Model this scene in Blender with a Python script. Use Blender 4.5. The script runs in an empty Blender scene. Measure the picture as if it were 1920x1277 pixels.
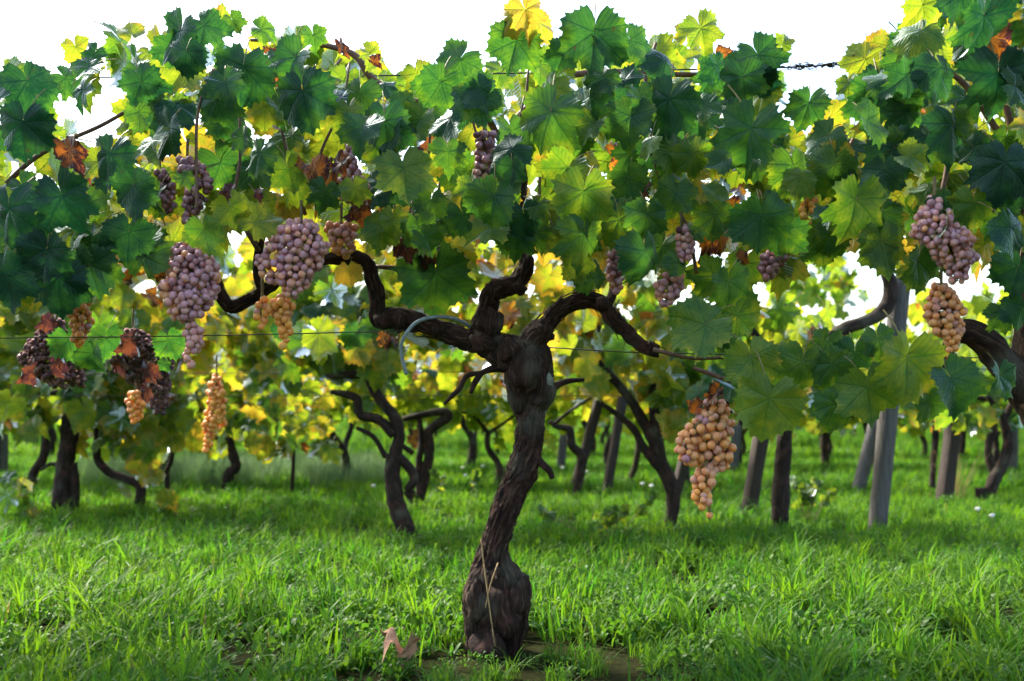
import bpy, math, random
import numpy as np
from mathutils import Vector, Matrix, noise as mnoise

R = math.radians
rng = np.random.default_rng(7)
random.seed(7)
scene = bpy.context.scene
COL = scene.collection

# ------------------------------------------------------------------ camera
FPX = 1800.0                     # focal length in photo pixels (1920 wide)
CAMH = 0.445
PITCH = math.atan(131.5 / FPX)
cam = bpy.data.cameras.new("camera")
cam.sensor_width = 36.0
cam.lens = 36.0 * FPX / 1920.0
cam.clip_start = 0.02
cam.clip_end = 2000
cam.dof.use_dof = True
cam.dof.focus_distance = 1.72
cam.dof.aperture_fstop = 4.5
cam_ob = bpy.data.objects.new("camera", cam)
COL.objects.link(cam_ob)
cam_ob.location = (0, 0, CAMH)
cam_ob.rotation_euler = (math.pi / 2 + PITCH, 0, 0)
scene.camera = cam_ob

# ------------------------------------------------------------------ world, sun, exposure
SUN_EL, SUN_AZ = R(45), R(-48)   # azimuth from +Y (ahead of the camera), negative to the left
world = bpy.data.worlds.new("World")
scene.world = world
world.use_nodes = True
wn = world.node_tree
sky = wn.nodes.new("ShaderNodeTexSky")
sky.sky_type = 'NISHITA'
sky.sun_disc = False
sky.sun_elevation = SUN_EL
sky.sun_rotation = SUN_AZ
sky.air_density = 1.2
sky.dust_density = 2.5
sky.ozone_density = 1.0
bg = wn.nodes["Background"]
bg.inputs["Strength"].default_value = 0.15
wn.links.new(sky.outputs[0], bg.inputs[0])

sun = bpy.data.lights.new("sun", 'SUN')
sun.energy = 3.9
sun.angle = R(11.0)
sun.color = (1.0, 0.93, 0.80)
sun_ob = bpy.data.objects.new("sun", sun)
COL.objects.link(sun_ob)
sdir = Vector((math.sin(SUN_AZ) * math.cos(SUN_EL), math.cos(SUN_AZ) * math.cos(SUN_EL), math.sin(SUN_EL)))
sun_ob.rotation_euler = (-sdir).to_track_quat('-Z', 'Y').to_euler()
sun_ob.location = sdir * 30

scene.view_settings.view_transform = 'Standard'
scene.view_settings.look = 'None'
scene.view_settings.gamma = 1.0
scene.view_settings.use_curve_mapping = False
scene.view_settings.exposure = 1.68
scene.render.engine = 'CYCLES'
cy = scene.cycles
cy.max_bounces = 6
cy.diffuse_bounces = 3
cy.use_adaptive_sampling = True
cy.adaptive_threshold = 0.03
cy.glossy_bounces = 2
cy.transmission_bounces = 5
cy.transparent_max_bounces = 4
cy.sample_clamp_indirect = 6.0
cy.caustics_reflective = False
cy.caustics_refractive = False
cy.use_denoising = True

# ------------------------------------------------------------------ photo-pixel survey helpers
CP, SP = math.cos(PITCH), math.sin(PITCH)
def W(px, py, Y):
    """World point seen at a photo pixel, at ground distance Y from the camera."""
    a = (px - 960.0) / FPX
    b = (638.5 - py) / FPX
    t = Y / (CP - b * SP)
    return np.array([a * t, Y, CAMH + t * (SP + b * CP)])
def proj(p):
    y = p[1] * CP + (p[2] - CAMH) * SP
    u = -p[1] * SP + (p[2] - CAMH) * CP
    return 960 + FPX * p[0] / y, 638.5 - FPX * u / y
def S(n, Y):
    return n * Y / FPX

def set_props(o, label=None, cat=None, group=None, kind=None):
    if label: o["label"] = label
    if cat: o["category"] = cat
    if group: o["group"] = group
    if kind: o["kind"] = kind
    return o

def empty(name, loc, label, cat, group=None):
    o = bpy.data.objects.new(name, None)
    o.empty_display_size = 0.05
    COL.objects.link(o)
    o.location = Vector([float(v) for v in loc])
    return set_props(o, label, cat, group)

def link(name, mesh, parent=None, loc=None):
    o = bpy.data.objects.new(name, mesh)
    COL.objects.link(o)
    if parent is not None:
        o.parent = parent
    if loc is not None:
        o.location = loc
    return o

def mesh_np(name, v, f, mat=None, uv=None, tc=None, smooth=True):
    """v (n,3); f list of arrays of faces (tri or quad, (m,3)/(m,4)); uv per vertex; tc per vertex (tone, seed)."""
    me = bpy.data.meshes.new(name)
    v = np.asarray(v, dtype=np.float32)
    fs = f if isinstance(f, list) else [f]
    fs = [np.asarray(a, dtype=np.int32) for a in fs if len(a)]
    loops = np.concatenate([a.ravel() for a in fs])
    sizes = np.concatenate([np.full(len(a), a.shape[1], dtype=np.int32) for a in fs])
    starts = np.concatenate([[0], np.cumsum(sizes)[:-1]]).astype(np.int32)
    me.vertices.add(len(v)); me.vertices.foreach_set("co", v.ravel())
    me.loops.add(len(loops)); me.loops.foreach_set("vertex_index", loops)
    me.polygons.add(len(sizes)); me.polygons.foreach_set("loop_start", starts)
    if uv is not None:
        l = me.uv_layers.new(name="UVMap")
        l.data.foreach_set("uv", np.asarray(uv, dtype=np.float32)[loops].ravel())
    if tc is not None:
        at = me.attributes.new("tc", 'FLOAT_VECTOR', 'POINT')
        t3 = np.zeros((len(v), 3), dtype=np.float32); t3[:, :2] = tc
        at.data.foreach_set("vector", t3.ravel())
    if mat: me.materials.append(mat)
    me.update(calc_edges=True)
    me.validate()
    if smooth:
        me.polygons.foreach_set("use_smooth", np.ones(len(sizes), dtype=bool))
    return me

# ------------------------------------------------------------------ node helpers
class NT:
    def __init__(s, name):
        s.m = bpy.data.materials.new(name); s.m.use_nodes = True
        s.t = s.m.node_tree; s.t.nodes.clear()
        s.out = s.t.nodes.new("ShaderNodeOutputMaterial")
    def n(s, typ, **kw):
        nd = s.t.nodes.new(typ)
        for k, v in kw.items(): setattr(nd, k, v)
        return nd
    def put(s, sock, v):
        if v is None: return
        if isinstance(v, bpy.types.NodeSocket): s.t.links.new(v, sock)
        else:
            try: sock.default_value = v
            except Exception:
                sock.default_value = (*v, 1.0) if len(v) == 3 else v
    def math(s, op, a, b=None, c=None, clamp=False):
        nd = s.n("ShaderNodeMath", operation=op, use_clamp=clamp)
        s.put(nd.inputs[0], a); s.put(nd.inputs[1], b)
        if c is not None: s.put(nd.inputs[2], c)
        return nd.outputs[0]
    def vmath(s, op, a, b=None, c=None):
        nd = s.n("ShaderNodeVectorMath", operation=op)
        s.put(nd.inputs[0], a); s.put(nd.inputs[1], b)
        if c is not None: s.put(nd.inputs[2], c)
        return nd.outputs[1] if op in ('DOT_PRODUCT', 'LENGTH') else nd.outputs[0]
    def mix(s, f, a, b, blend='MIX'):
        nd = s.n("ShaderNodeMix", data_type='RGBA', blend_type=blend)
        s.put(nd.inputs[0], f); s.put(nd.inputs[6], a); s.put(nd.inputs[7], b)
        return nd.outputs[2]
    def noise(s, vec, scale, detail=3, rough=0.55, dim='3D', dist=0.0):
        nd = s.n("ShaderNodeTexNoise", noise_dimensions=dim)
        s.put(nd.inputs["Vector"], vec)
        nd.inputs["Scale"].default_value = scale; nd.inputs["Detail"].default_value = detail
        nd.inputs["Roughness"].default_value = rough; nd.inputs["Distortion"].default_value = dist
        return nd.outputs[0]
    def ramp(s, f, stops, interp='LINEAR'):
        nd = s.n("ShaderNodeValToRGB"); cr = nd.color_ramp; cr.interpolation = interp
        while len(cr.elements) < len(stops): cr.elements.new(0.5)
        for e, (p, c) in zip(cr.elements, stops):
            e.position = p; e.color = (*c, 1.0)
        s.put(nd.inputs[0], f)
        return nd.outputs[0]
    def rng(s, v, a, b, c, d, smooth=True):
        nd = s.n("ShaderNodeMapRange", interpolation_type='SMOOTHSTEP' if smooth else 'LINEAR')
        s.put(nd.inputs[0], v)
        for i, x in enumerate((a, b, c, d)): s.put(nd.inputs[i + 1], x)
        return nd.outputs[0]
    def bump(s, h, strength=0.4, dist=0.01):
        nd = s.n("ShaderNodeBump"); nd.inputs["Strength"].default_value = strength
        nd.inputs["Distance"].default_value = dist; s.put(nd.inputs["Height"], h)
        return nd.outputs[0]
    def done(s, shader):
        s.t.links.new(shader, s.out.inputs[0]); return s.m

def tone_seed(t):
    """(tone, seed) of a leaf or berry: object colour for single pieces plus the mesh attribute for joined ones."""
    oi = t.n("ShaderNodeObjectInfo")
    at = t.n("ShaderNodeAttribute", attribute_name="tc")
    v = t.vmath('ADD', oi.outputs["Color"], at.outputs["Vector"])
    sp = t.n("ShaderNodeSeparateXYZ"); t.put(sp.inputs[0], v)
    return sp.outputs[0], sp.outputs[1]

LEAF_DIFF = [(0.0, (0.011, 0.054, 0.027)), (0.22, (0.026, 0.098, 0.036)), (0.42, (0.052, 0.130, 0.024)),
             (0.66, (0.14, 0.21, 0.022)), (0.80, (0.40, 0.31, 0.03)), (0.89, (0.42, 0.13, 0.02)),
             (0.95, (0.17, 0.06, 0.026)), (1.0, (0.05, 0.018, 0.022))]
LEAF_TRAN = [(0.0, (0.006, 0.046, 0.014)), (0.22, (0.036, 0.135, 0.015)), (0.42, (0.115, 0.26, 0.012)),
             (0.66, (0.36, 0.43, 0.016)), (0.80, (0.62, 0.44, 0.03)), (0.89, (0.66, 0.20, 0.02)),
             (0.95, (0.15, 0.045, 0.016)), (1.0, (0.05, 0.016, 0.018))]

def leaf_material(name, veins):
    t = NT(name)
    tone, seed = tone_seed(t)
    uvn = t.n("ShaderNodeUVMap", uv_map="UVMap").outputs[0]
    p = t.vmath('MULTIPLY_ADD', uvn, (2.0, 2.0, 0.0), (-1.0, -1.0, 0.0))
    sv = t.n("ShaderNodeCombineXYZ"); t.put(sv.inputs[2], t.math('MULTIPLY', seed, 37.0))
    pn = t.vmath('ADD', p, sv.outputs[0])
    blot = t.noise(pn, 2.6, 2, 0.6)
    fine = t.noise(pn, 14.0, 2, 0.6)
    tt = t.math('ADD', tone, t.math('MULTIPLY', t.math('SUBTRACT', blot, 0.5), 0.40))
    if veins:
        q = t.vmath('ABSOLUTE', p)
        sp = t.n("ShaderNodeSeparateXYZ"); t.put(sp.inputs[0], p)
        cb = t.n("ShaderNodeCombineXYZ"); t.put(cb.inputs[0], t.math('ABSOLUTE', sp.outputs[0])); t.put(cb.inputs[1], sp.outputs[1])
        q = cb.outputs[0]
        best = al = None
        for ang in (0, 50, 104):
            a = R(ang)
            along = t.vmath('DOT_PRODUCT', q, (math.sin(a), math.cos(a), 0))
            perp = t.math('ABSOLUTE', t.vmath('DOT_PRODUCT', q, (math.cos(a), -math.sin(a), 0)))
            perp = t.math('ADD', perp, t.math('MULTIPLY', t.math('LESS_THAN', along, 0.0), 2.0))
            if best is None: best, al = perp, along
            else:
                sel = t.math('LESS_THAN', perp, best)
                best2 = t.math('MINIMUM', perp, best)
                al = t.math('ADD', t.math('MULTIPLY', along, sel), t.math('MULTIPLY', al, t.math('SUBTRACT', 1.0, sel)))
                best = best2
        mainv = t.rng(best, 0.004, 0.034, 1.0, 0.0)
        sec = t.math('PINGPONG', t.math('MULTIPLY', t.math('SUBTRACT', al, t.math('MULTIPLY', best, 0.95)), 7.5), 0.5)
        secv = t.rng(sec, 0.02, 0.22, 1.0, 0.0)
        vein = t.math('MAXIMUM', mainv, t.math('MULTIPLY', secv, 0.5))
        tt = t.math('SUBTRACT', tt, t.math('MULTIPLY', vein, 0.09))
        rad = t.vmath('LENGTH', p)
        edge = t.math('MULTIPLY', t.rng(rad, 0.35, 0.85, 0.0, 1.0), t.rng(blot, 0.42, 0.7, 0.0, 1.0))
        tt = t.math('ADD', tt, t.math('MULTIPLY', edge, 0.16))
    low = t.math('LESS_THAN', tone, 0.87)
    # green leaves stay below the orange band, dry ones stay in it
    tt = t.math('ADD', t.math('MULTIPLY', t.math('MINIMUM', tt, 0.82), low),
                t.math('MULTIPLY', t.math('MAXIMUM', tt, t.math('SUBTRACT', tone, 0.03)), t.math('SUBTRACT', 1.0, low)))
    tt = t.math('MAXIMUM', tt, 0.0)
    # small brown spots
    if veins:
        spot = t.rng(t.noise(pn, 6.5, 2, 0.6), 0.70, 0.75, 0.0, 0.85)
    dcol = t.ramp(tt, LEAF_DIFF); tcol = t.ramp(tt, LEAF_TRAN)
    if veins:
        dcol = t.mix(spot, dcol, (0.09, 0.04, 0.016)); tcol = t.mix(spot, tcol, (0.10, 0.04, 0.012))
    fm = t.rng(fine, 0.3, 0.7, 0.78, 1.22, False)
    dcol = t.vmath('SCALE', dcol); t.put(dcol.node.inputs["Scale"], fm)
    if veins:
        nrm = t.bump(t.math('SUBTRACT', t.math('MULTIPLY', fine, 0.3), t.math('MULTIPLY', vein, 0.7)), 0.6, 0.002)
    else:
        nrm = None
    d = t.n("ShaderNodeBsdfDiffuse"); t.put(d.inputs[0], dcol); t.put(d.inputs["Normal"], nrm)
    tr = t.n("ShaderNodeBsdfTranslucent"); t.put(tr.inputs[0], tcol); t.put(tr.inputs["Normal"], nrm)
    g = t.n("ShaderNodeBsdfGlossy"); g.inputs["Roughness"].default_value = 0.52
    t.put(g.inputs[0], (0.85, 0.95, 1.0)); t.put(g.inputs["Normal"], nrm)
    m1 = t.n("ShaderNodeMixShader"); m1.inputs[0].default_value = 0.55 if veins else 0.64
    t.t.links.new(d.outputs[0], m1.inputs[1]); t.t.links.new(tr.outputs[0], m1.inputs[2])
    fr = t.n("ShaderNodeFresnel"); fr.inputs[0].default_value = 1.42; t.put(fr.inputs["Normal"], nrm)
    m2 = t.n("ShaderNodeMixShader"); t.put(m2.inputs[0], t.math('MULTIPLY', fr.outputs[0], 0.5 if veins else 0.25))
    t.t.links.new(m1.outputs[0], m2.inputs[1]); t.t.links.new(g.outputs[0], m2.inputs[2])
    return t.done(m2.outputs[0])

def bark_material(name, c0, c1, c2, bumpd=0.004):
    t = NT(name)
    uvn = t.n("ShaderNodeUVMap", uv_map="UVMap").outputs[0]
    geo = t.n("ShaderNodeNewGeometry").outputs["Position"]
    st = t.vmath('MULTIPLY', uvn, (9.0, 9.0, 1.0))
    warp = t.noise(geo, 16.0, 2, 0.6)
    cb = t.n("ShaderNodeCombineXYZ"); t.put(cb.inputs[0], t.math('MULTIPLY', warp, 2.2))
    st = t.vmath('ADD', st, cb.outputs[0])
    streak = t.noise(st, 2.2, 5, 0.65)
    patch = t.noise(geo, 26.0, 3, 0.6)
    grain = t.noise(geo, 260.0, 2, 0.6)
    col = t.ramp(streak, [(0.30, c0), (0.52, c1), (0.72, c2)])
    col = t.mix(t.rng(patch, 0.52, 0.72, 0.0, 0.7), col, (0.085, 0.034, 0.026))
    col = t.mix(t.rng(t.noise(geo, 11.0, 2, 0.5), 0.56, 0.7, 0.0, 0.5), col, (0.11, 0.105, 0.075))
    h = t.math('ADD', t.math('MULTIPLY', streak, 1.0), t.math('MULTIPLY', grain, 0.25))
    b = t.n("ShaderNodeBsdfPrincipled"); t.put(b.inputs["Base Color"], col)
    b.inputs["Roughness"].default_value = 0.85; b.inputs["Specular IOR Level"].default_value = 0.25
    t.put(b.inputs["Normal"], t.bump(h, 0.9, bumpd))
    return t.done(b.outputs[0])

def wood_material(name, c0, c1):
    t = NT(name)
    oc = t.n("ShaderNodeTexCoord").outputs["Object"]
    st = t.vmath('MULTIPLY', oc, (1.0, 1.0, 0.06))
    g = t.noise(st, 160.0, 4, 0.6); l = t.noise(oc, 5.0, 3, 0.6)
    crack = t.rng(t.noise(st, 70.0, 2, 0.5), 0.60, 0.66, 0.0, 1.0)
    col = t.ramp(g, [(0.3, c0), (0.7, c1)])
    col = t.mix(t.rng(l, 0.45, 0.7, 0.0, 0.6), col, tuple(0.55 * x for x in c0))
    col = t.mix(t.math('MULTIPLY', crack, 0.8), col, (0.03, 0.024, 0.02))
    b = t.n("ShaderNodeBsdfPrincipled"); t.put(b.inputs["Base Color"], col); b.inputs["Roughness"].default_value = 0.8
    t.put(b.inputs["Normal"], t.bump(t.math('SUBTRACT', g, crack), 0.6, 0.004))
    return t.done(b.outputs[0])

def berry_material():
    t = NT("grape_skin")
    tone, seed = tone_seed(t)
    geo = t.n("ShaderNodeNewGeometry").outputs["Position"]
    nz = t.noise(geo, 55.0, 2, 0.5)
    tt = t.math('ADD', tone, t.math('MULTIPLY', t.math('SUBTRACT', nz, 0.5), 0.25), clamp=True)
    col = t.ramp(tt, [(0.0, (0.040, 0.015, 0.022)), (0.2, (0.17, 0.07, 0.075)), (0.40, (0.44, 0.20, 0.22)),
                      (0.52, (0.55, 0.27, 0.21)), (0.64, (0.68, 0.32, 0.13)), (0.8, (0.82, 0.34, 0.06)), (1.0, (0.85, 0.45, 0.08))])
    bloom = t.math('MULTIPLY', t.rng(t.noise(geo, 130.0, 3, 0.6), 0.35, 0.7, 0.0, 0.38), t.math('MULTIPLY', t.rng(tone, 0.15, 0.35, 0.3, 1.0), t.rng(tone, 0.46, 0.66, 1.0, 0.2)))
    colb = t.mix(bloom, col, (0.66, 0.52, 0.62))
    b = t.n("ShaderNodeBsdfPrincipled")
    t.put(b.inputs["Base Color"], colb); t.put(b.inputs["Roughness"], t.rng(tone, .1, .3, .85, .40))
    b.inputs["Subsurface Weight"].default_value = 0.85
    b.inputs["Subsurface Radius"].default_value = (1.0, 0.45, 0.2)
    b.inputs["Subsurface Scale"].default_value = 0.012
    return t.done(b.outputs[0])

def plain(name, col, rough=0.7, metal=0.0, spec=0.4):
    t = NT(name); b = t.n("ShaderNodeBsdfPrincipled")
    geo = t.n("ShaderNodeNewGeometry").outputs["Position"]
    f = t.noise(geo, 90.0, 3, 0.6)
    c = t.mix(t.rng(f, 0.3, 0.7, 0.0, 1.0), tuple(0.7 * x for x in col), tuple(min(1, 1.25 * x) for x in col))
    t.put(b.inputs["Base Color"], c); b.inputs["Roughness"].default_value = rough
    b.inputs["Metallic"].default_value = metal; b.inputs["Specular IOR Level"].default_value = spec
    return t.done(b.outputs[0])

def grass_material(name, d0, d1, t0, t1, gl=0.5):
    t = NT(name)
    oi = t.n("ShaderNodeObjectInfo"); geo = t.n("ShaderNodeNewGeometry").outputs["Position"]
    at = t.n("ShaderNodeAttribute", attribute_name="tc")
    sp = t.n("ShaderNodeSeparateXYZ"); t.put(sp.inputs[0], at.outputs["Vector"])
    big = t.noise(geo, 1.6, 2, 0.5)
    f = t.math('ADD', t.math('MULTIPLY', big, 0.9), t.math('MULTIPLY', oi.outputs["Random"], 0.35))
    f = t.math('ADD', f, t.math('MULTIPLY', sp.outputs[0], 0.55))
    f = t.rng(f, 0.45, 1.25, 0.0, 1.0, False)
    dc = t.mix(f, d0, d1); tc = t.mix(f, t0, t1)
    # a few straw blades
    straw = t.math('GREATER_THAN', sp.outputs[0], 0.986)
    dc = t.mix(straw, dc, (0.32, 0.24, 0.09)); tc = t.mix(straw, tc, (0.35, 0.26, 0.08))
    d = t.n("ShaderNodeBsdfDiffuse"); t.put(d.inputs[0], dc)
    tr = t.n("ShaderNodeBsdfTranslucent"); t.put(tr.inputs[0], tc)
    g = t.n("ShaderNodeBsdfGlossy"); g.inputs["Roughness"].default_value = 0.45
    m1 = t.n("ShaderNodeMixShader"); m1.inputs[0].default_value = 0.5
    t.t.links.new(d.outputs[0], m1.inputs[1]); t.t.links.new(tr.outputs[0], m1.inputs[2])
    fr = t.n("ShaderNodeFresnel"); fr.inputs[0].default_value = 1.4
    m2 = t.n("ShaderNodeMixShader"); t.put(m2.inputs[0], t.math('MULTIPLY', fr.outputs[0], gl))
    t.t.links.new(m1.outputs[0], m2.inputs[1]); t.t.links.new(g.outputs[0], m2.inputs[2])
    return t.done(m2.outputs[0])

M_LEAF = leaf_material("vine_leaf", True)
M_LEAF_FAR = leaf_material("vine_leaf_far", False)
M_BARK = bark_material("old_vine_bark", (0.007, 0.0036, 0.0025), (0.030, 0.015, 0.009), (0.15, 0.088, 0.053), 0.009)
M_BARK_FAR = bark_material("vine_bark", (0.010, 0.006, 0.005), (0.026, 0.016, 0.012), (0.080, 0.056, 0.042))
M_CANE = plain("cane_bark", (0.13, 0.065, 0.035), 0.6)
M_PETIOLE = plain("petiole", (0.16, 0.13, 0.035), 0.5)
M_BERRY = berry_material()
M_STEM = plain("bunch_stem", (0.16, 0.12, 0.04), 0.6)
M_WOOD = wood_material("weathered_post_wood", (0.05, 0.045, 0.042), (0.135, 0.124, 0.112))
M_WOODD = wood_material("dark_post_wood", (0.018, 0.011, 0.008), (0.055, 0.035, 0.026))
M_WIRE = plain("rusty_wire", (0.055, 0.045, 0.04), 0.55, 0.6)
M_TUBE = plain("grey_plastic_tube", (0.20, 0.25, 0.25), 0.4)
M_STRAW = plain("straw", (0.34, 0.22, 0.09), 0.7)
M_WHITE = plain("petal_white", (0.72, 0.72, 0.66), 0.6)
M_GRASS = grass_material("grass_blade", (0.030, 0.118, 0.016), (0.080, 0.172, 0.012), (0.065, 0.29, 0.014), (0.22, 0.41, 0.010), 0.2)
M_WEED = grass_material("weed_leaf", (0.032, 0.11, 0.014), (0.065, 0.15, 0.014), (0.07, 0.24, 0.012), (0.16, 0.32, 0.012), 0.3)
M_SILVER = grass_material("silver_grass", (0.10, 0.19, 0.10), (0.15, 0.23, 0.12), (0.12, 0.22, 0.08), (0.17, 0.26, 0.10), 0.2)

def ground_material():
    t = NT("soil_and_turf")
    geo = t.n("ShaderNodeNewGeometry").outputs["Position"]
    n1 = t.noise(geo, 1.1, 4, 0.6); n2 = t.noise(geo, 38.0, 4, 0.65)
    soil = t.ramp(n2, [(0.3, (0.005, 0.002, 0.0014)), (0.7, (0.020, 0.008, 0.0045))])
    turf = t.ramp(n2, [(0.3, (0.02, 0.055, 0.010)), (0.7, (0.05, 0.12, 0.016))])
    sp = t.n("ShaderNodeSeparateXYZ"); t.put(sp.inputs[0], geo)
    far = t.rng(sp.outputs[1], 2.6, 6.0, 0.15, 1.0)
    col = t.mix(t.math('MULTIPLY', far, t.rng(n1, 0.2, 0.5, 0.6, 1.0)), soil, turf)
    b = t.n("ShaderNodeBsdfPrincipled"); t.put(b.inputs["Base Color"], col); b.inputs["Roughness"].default_value = 1.0; b.inputs["Specular IOR Level"].default_value = 0.05
    t.put(b.inputs["Normal"], t.bump(n2, 0.8, 0.01))
    return t.done(b.outputs[0])

# ------------------------------------------------------------------ ground
def ground_z(x, y):
    return 0.012 * np.sin(1.3 * x + 0.7) * np.sin(0.9 * y) + 0.006 * np.sin(3.1 * x + 2.0 * y)
def make_ground():
    xs = np.concatenate([-np.geomspace(900, 12, 24), np.linspace(-11, 11, 89), np.geomspace(12, 900, 24)])
    ys = np.concatenate([-np.geomspace(900, 4, 16), np.linspace(-3.5, 14, 120), np.geomspace(14.6, 1500, 36)])
    X, Y = np.meshgrid(xs, ys)
    fall = np.clip(1.5 - np.hypot(X, Y) / 30, 0, 1)
    Z = ground_z(X, Y) * fall
    n, m = len(ys), len(xs)
    idx = np.arange(n * m).reshape(n, m)
    q = np.stack([idx[:-1, :-1], idx[:-1, 1:], idx[1:, 1:], idx[1:, :-1]], -1).reshape(-1, 4)
    o = link("ground", mesh_np("ground", np.stack([X, Y, Z], -1).reshape(-1, 3), q, ground_material()))
    set_props(o, "grassy vineyard ground with dark brown soil under the rows", "ground", kind="structure")
make_ground()

# ------------------------------------------------------------------ value noise for geometry
def vnoise(u, v, nu, seed):
    """Periodic-in-u value noise; u in [0,1), v any; returns -1..1."""
    g = np.random.default_rng(seed).uniform(-1, 1, (nu, 64))
    fu = (u % 1.0) * nu; fv = v
    iu = np.floor(fu).astype(int); iv = np.floor(fv).astype(int)
    du = fu - iu; dv = fv - iv
    du = du * du * (3 - 2 * du); dv = dv * dv * (3 - 2 * dv)
    a = g[iu % nu, iv % 64]; b = g[(iu + 1) % nu, iv % 64]
    c = g[iu % nu, (iv + 1) % 64]; d = g[(iu + 1) % nu, (iv + 1) % 64]
    return (a * (1 - du) + b * du) * (1 - dv) + (c * (1 - du) + d * du) * dv

def spline(pts, rad, step):
    pts = np.asarray(pts, float); rad = np.asarray(rad, float)
    P = np.vstack([2 * pts[0] - pts[1], pts, 2 * pts[-1] - pts[-2]])
    Q = np.concatenate([[rad[0]], rad, [rad[-1]]])
    op, orr = [], []
    for i in range(1, len(P) - 2):
        L = np.linalg.norm(P[i + 1] - P[i]); n = max(2, int(math.ceil(L / step)))
        t = np.linspace(0, 1, n, endpoint=False)[:, None]
        a, b, c, d = P[i - 1], P[i], P[i + 1], P[i + 2]
        op.append(0.5 * (2 * b + (c - a) * t + (2 * a - 5 * b + 4 * c - d) * t**2 + (3 * b - a - 3 * c + d) * t**3))
        orr.append(Q[i] * (1 - t[:, 0]) + Q[i + 1] * t[:, 0])
    op.append(P[-2][None]); orr.append([Q[-2]])
    return np.vstack(op), np.concatenate(orr)

class Geo:
    """Collects tubes, blobs, boxes into one mesh."""
    def __init__(s): s.v = []; s.q = []; s.t = []; s.uv = []; s.n = 0
    def add(s, v, q=None, t=None, uv=None):
        v = np.asarray(v, float)
        if q is not None and len(q): s.q.append(np.asarray(q) + s.n)
        if t is not None and len(t): s.t.append(np.asarray(t) + s.n)
        s.v.append(v); s.uv.append(np.zeros((len(v), 2)) if uv is None else uv); s.n += len(v)
    def tube(s, pts, rad, sides=12, step=0.01, rough=0.0, seed=0, twist=0.0, ridge=14, cap=True, ell=1.0, flake=0.0, wob=0.0):
        p, r = spline(pts, rad, step)
        n = len(p)
        if wob:
            sv = np.arange(n) * step
            for ax in range(3):
                p[:, ax] += r * wob * (vnoise(np.zeros(n), sv / .035, 3, seed + 20 + ax) + .5 * vnoise(np.zeros(n) + .4, sv / .014, 3, seed + 30 + ax))
        T = np.gradient(p, axis=0); T /= np.linalg.norm(T, axis=1)[:, None] + 1e-12
        ref = np.array([0, -1.0, 0]) if abs(T[0][1]) < 0.9 else np.array([1.0, 0, 0])
        N = np.zeros_like(p); x = np.cross(T[0], ref); x /= np.linalg.norm(x)
        for i in range(n):
            x = x - T[i] * np.dot(x, T[i]); x /= np.linalg.norm(x) + 1e-12; N[i] = x
        B = np.cross(T, N)
        sl = np.concatenate([[0], np.cumsum(np.linalg.norm(np.diff(p, axis=0), axis=1))])
        u = np.linspace(0, 1, sides, endpoint=False)
        U, V = np.meshgrid(u, sl)
        rr = np.repeat(r[:, None], sides, 1)
        if rough:
            Ut = U + twist * V
            rr = rr * (1 + rough * (0.50 * vnoise(Ut, V / 0.055 + 3, 4, seed) + (0.24 if flake else 0.42) * (1 - 2 * np.abs(vnoise(Ut + 0.03 * vnoise(U, V / 0.03, 5, seed + 5), V / 0.05, ridge, seed + 1)))
                       + 0.30 * vnoise(Ut, V / 0.016, ridge * 2, seed + 2) + 0.25 * vnoise(U, V / 0.012, 7, seed + 3)))
        ang = 2 * math.pi * U
        vv = p[:, None] + rr[..., None] * (np.cos(ang)[..., None] * N[:, None] * ell + np.sin(ang)[..., None] * B[:, None])
        if flake:
            ro = vv - p[:, None]; ro /= np.linalg.norm(ro, axis=2)[..., None] + 1e-9
            loc = np.stack([np.cos(ang) * rr * 150, np.sin(ang) * rr * 150, V * 42], -1).reshape(-1, 3)
            d = np.array([mnoise.noise(Vector(q)) + .6 * abs(mnoise.noise(Vector(q * 2.3))) + .35 * mnoise.noise(Vector(q * np.array([4.5, 4.5, 3.0]))) for q in loc]).reshape(n, sides)
            vv = vv + ro * (flake * d)[..., None]
        idx = np.arange(n * sides).reshape(n, sides); nx = np.roll(idx, -1, 1)
        q = np.stack([idx[:-1], nx[:-1], nx[1:], idx[1:]], -1).reshape(-1, 4)
        v = vv.reshape(-1, 3); uv = np.stack([U, V], -1).reshape(-1, 2)
        t = []
        if cap:
            v = np.vstack([v, p[0], p[-1]]); uv = np.vstack([uv, [0, 0], [0, sl[-1]]])
            a, b = n * sides, n * sides + 1
            t = [[a, nx[0][k], idx[0][k]] for k in range(sides)] + [[b, idx[-1][k], nx[-1][k]] for k in range(sides)]
        s.add(v, q, t, uv)
    def blob(s, c, r, seed=0, amp=0.2, nu=20, nv=12):
        c = np.asarray(c, float); r = np.asarray(r, float) * np.ones(3)
        u = np.linspace(0, 1, nu, endpoint=False); w = np.linspace(0.02, 0.98, nv)
        U, V = np.meshgrid(u, w)
        k = 1 + amp * (vnoise(U, V * 5, 6, seed) + 0.6 * vnoise(U, V * 10, 14, seed + 1))
        th = V * math.pi
        v = np.stack([np.sin(th) * np.cos(2 * math.pi * U) * k * r[0], np.sin(th) * np.sin(2 * math.pi * U) * k * r[1], np.cos(th) * k * r[2]], -1) + c
        idx = np.arange(nu * nv).reshape(nv, nu); nx = np.roll(idx, -1, 1)
        q = np.stack([idx[:-1], idx[1:], nx[1:], nx[:-1]], -1).reshape(-1, 4)
        s.add(v.reshape(-1, 3), q, None, np.stack([U, V * 0.1], -1).reshape(-1, 2))
    def mesh(s, name, mat, off=(0, 0, 0), smooth=True):
        fs = []
        if s.q: fs.append(np.vstack(s.q))
        if s.t: fs.append(np.vstack(s.t))
        return mesh_np(name, np.vstack(s.v) - np.asarray(off, float), fs, mat, np.vstack(s.uv), None, smooth)

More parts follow.
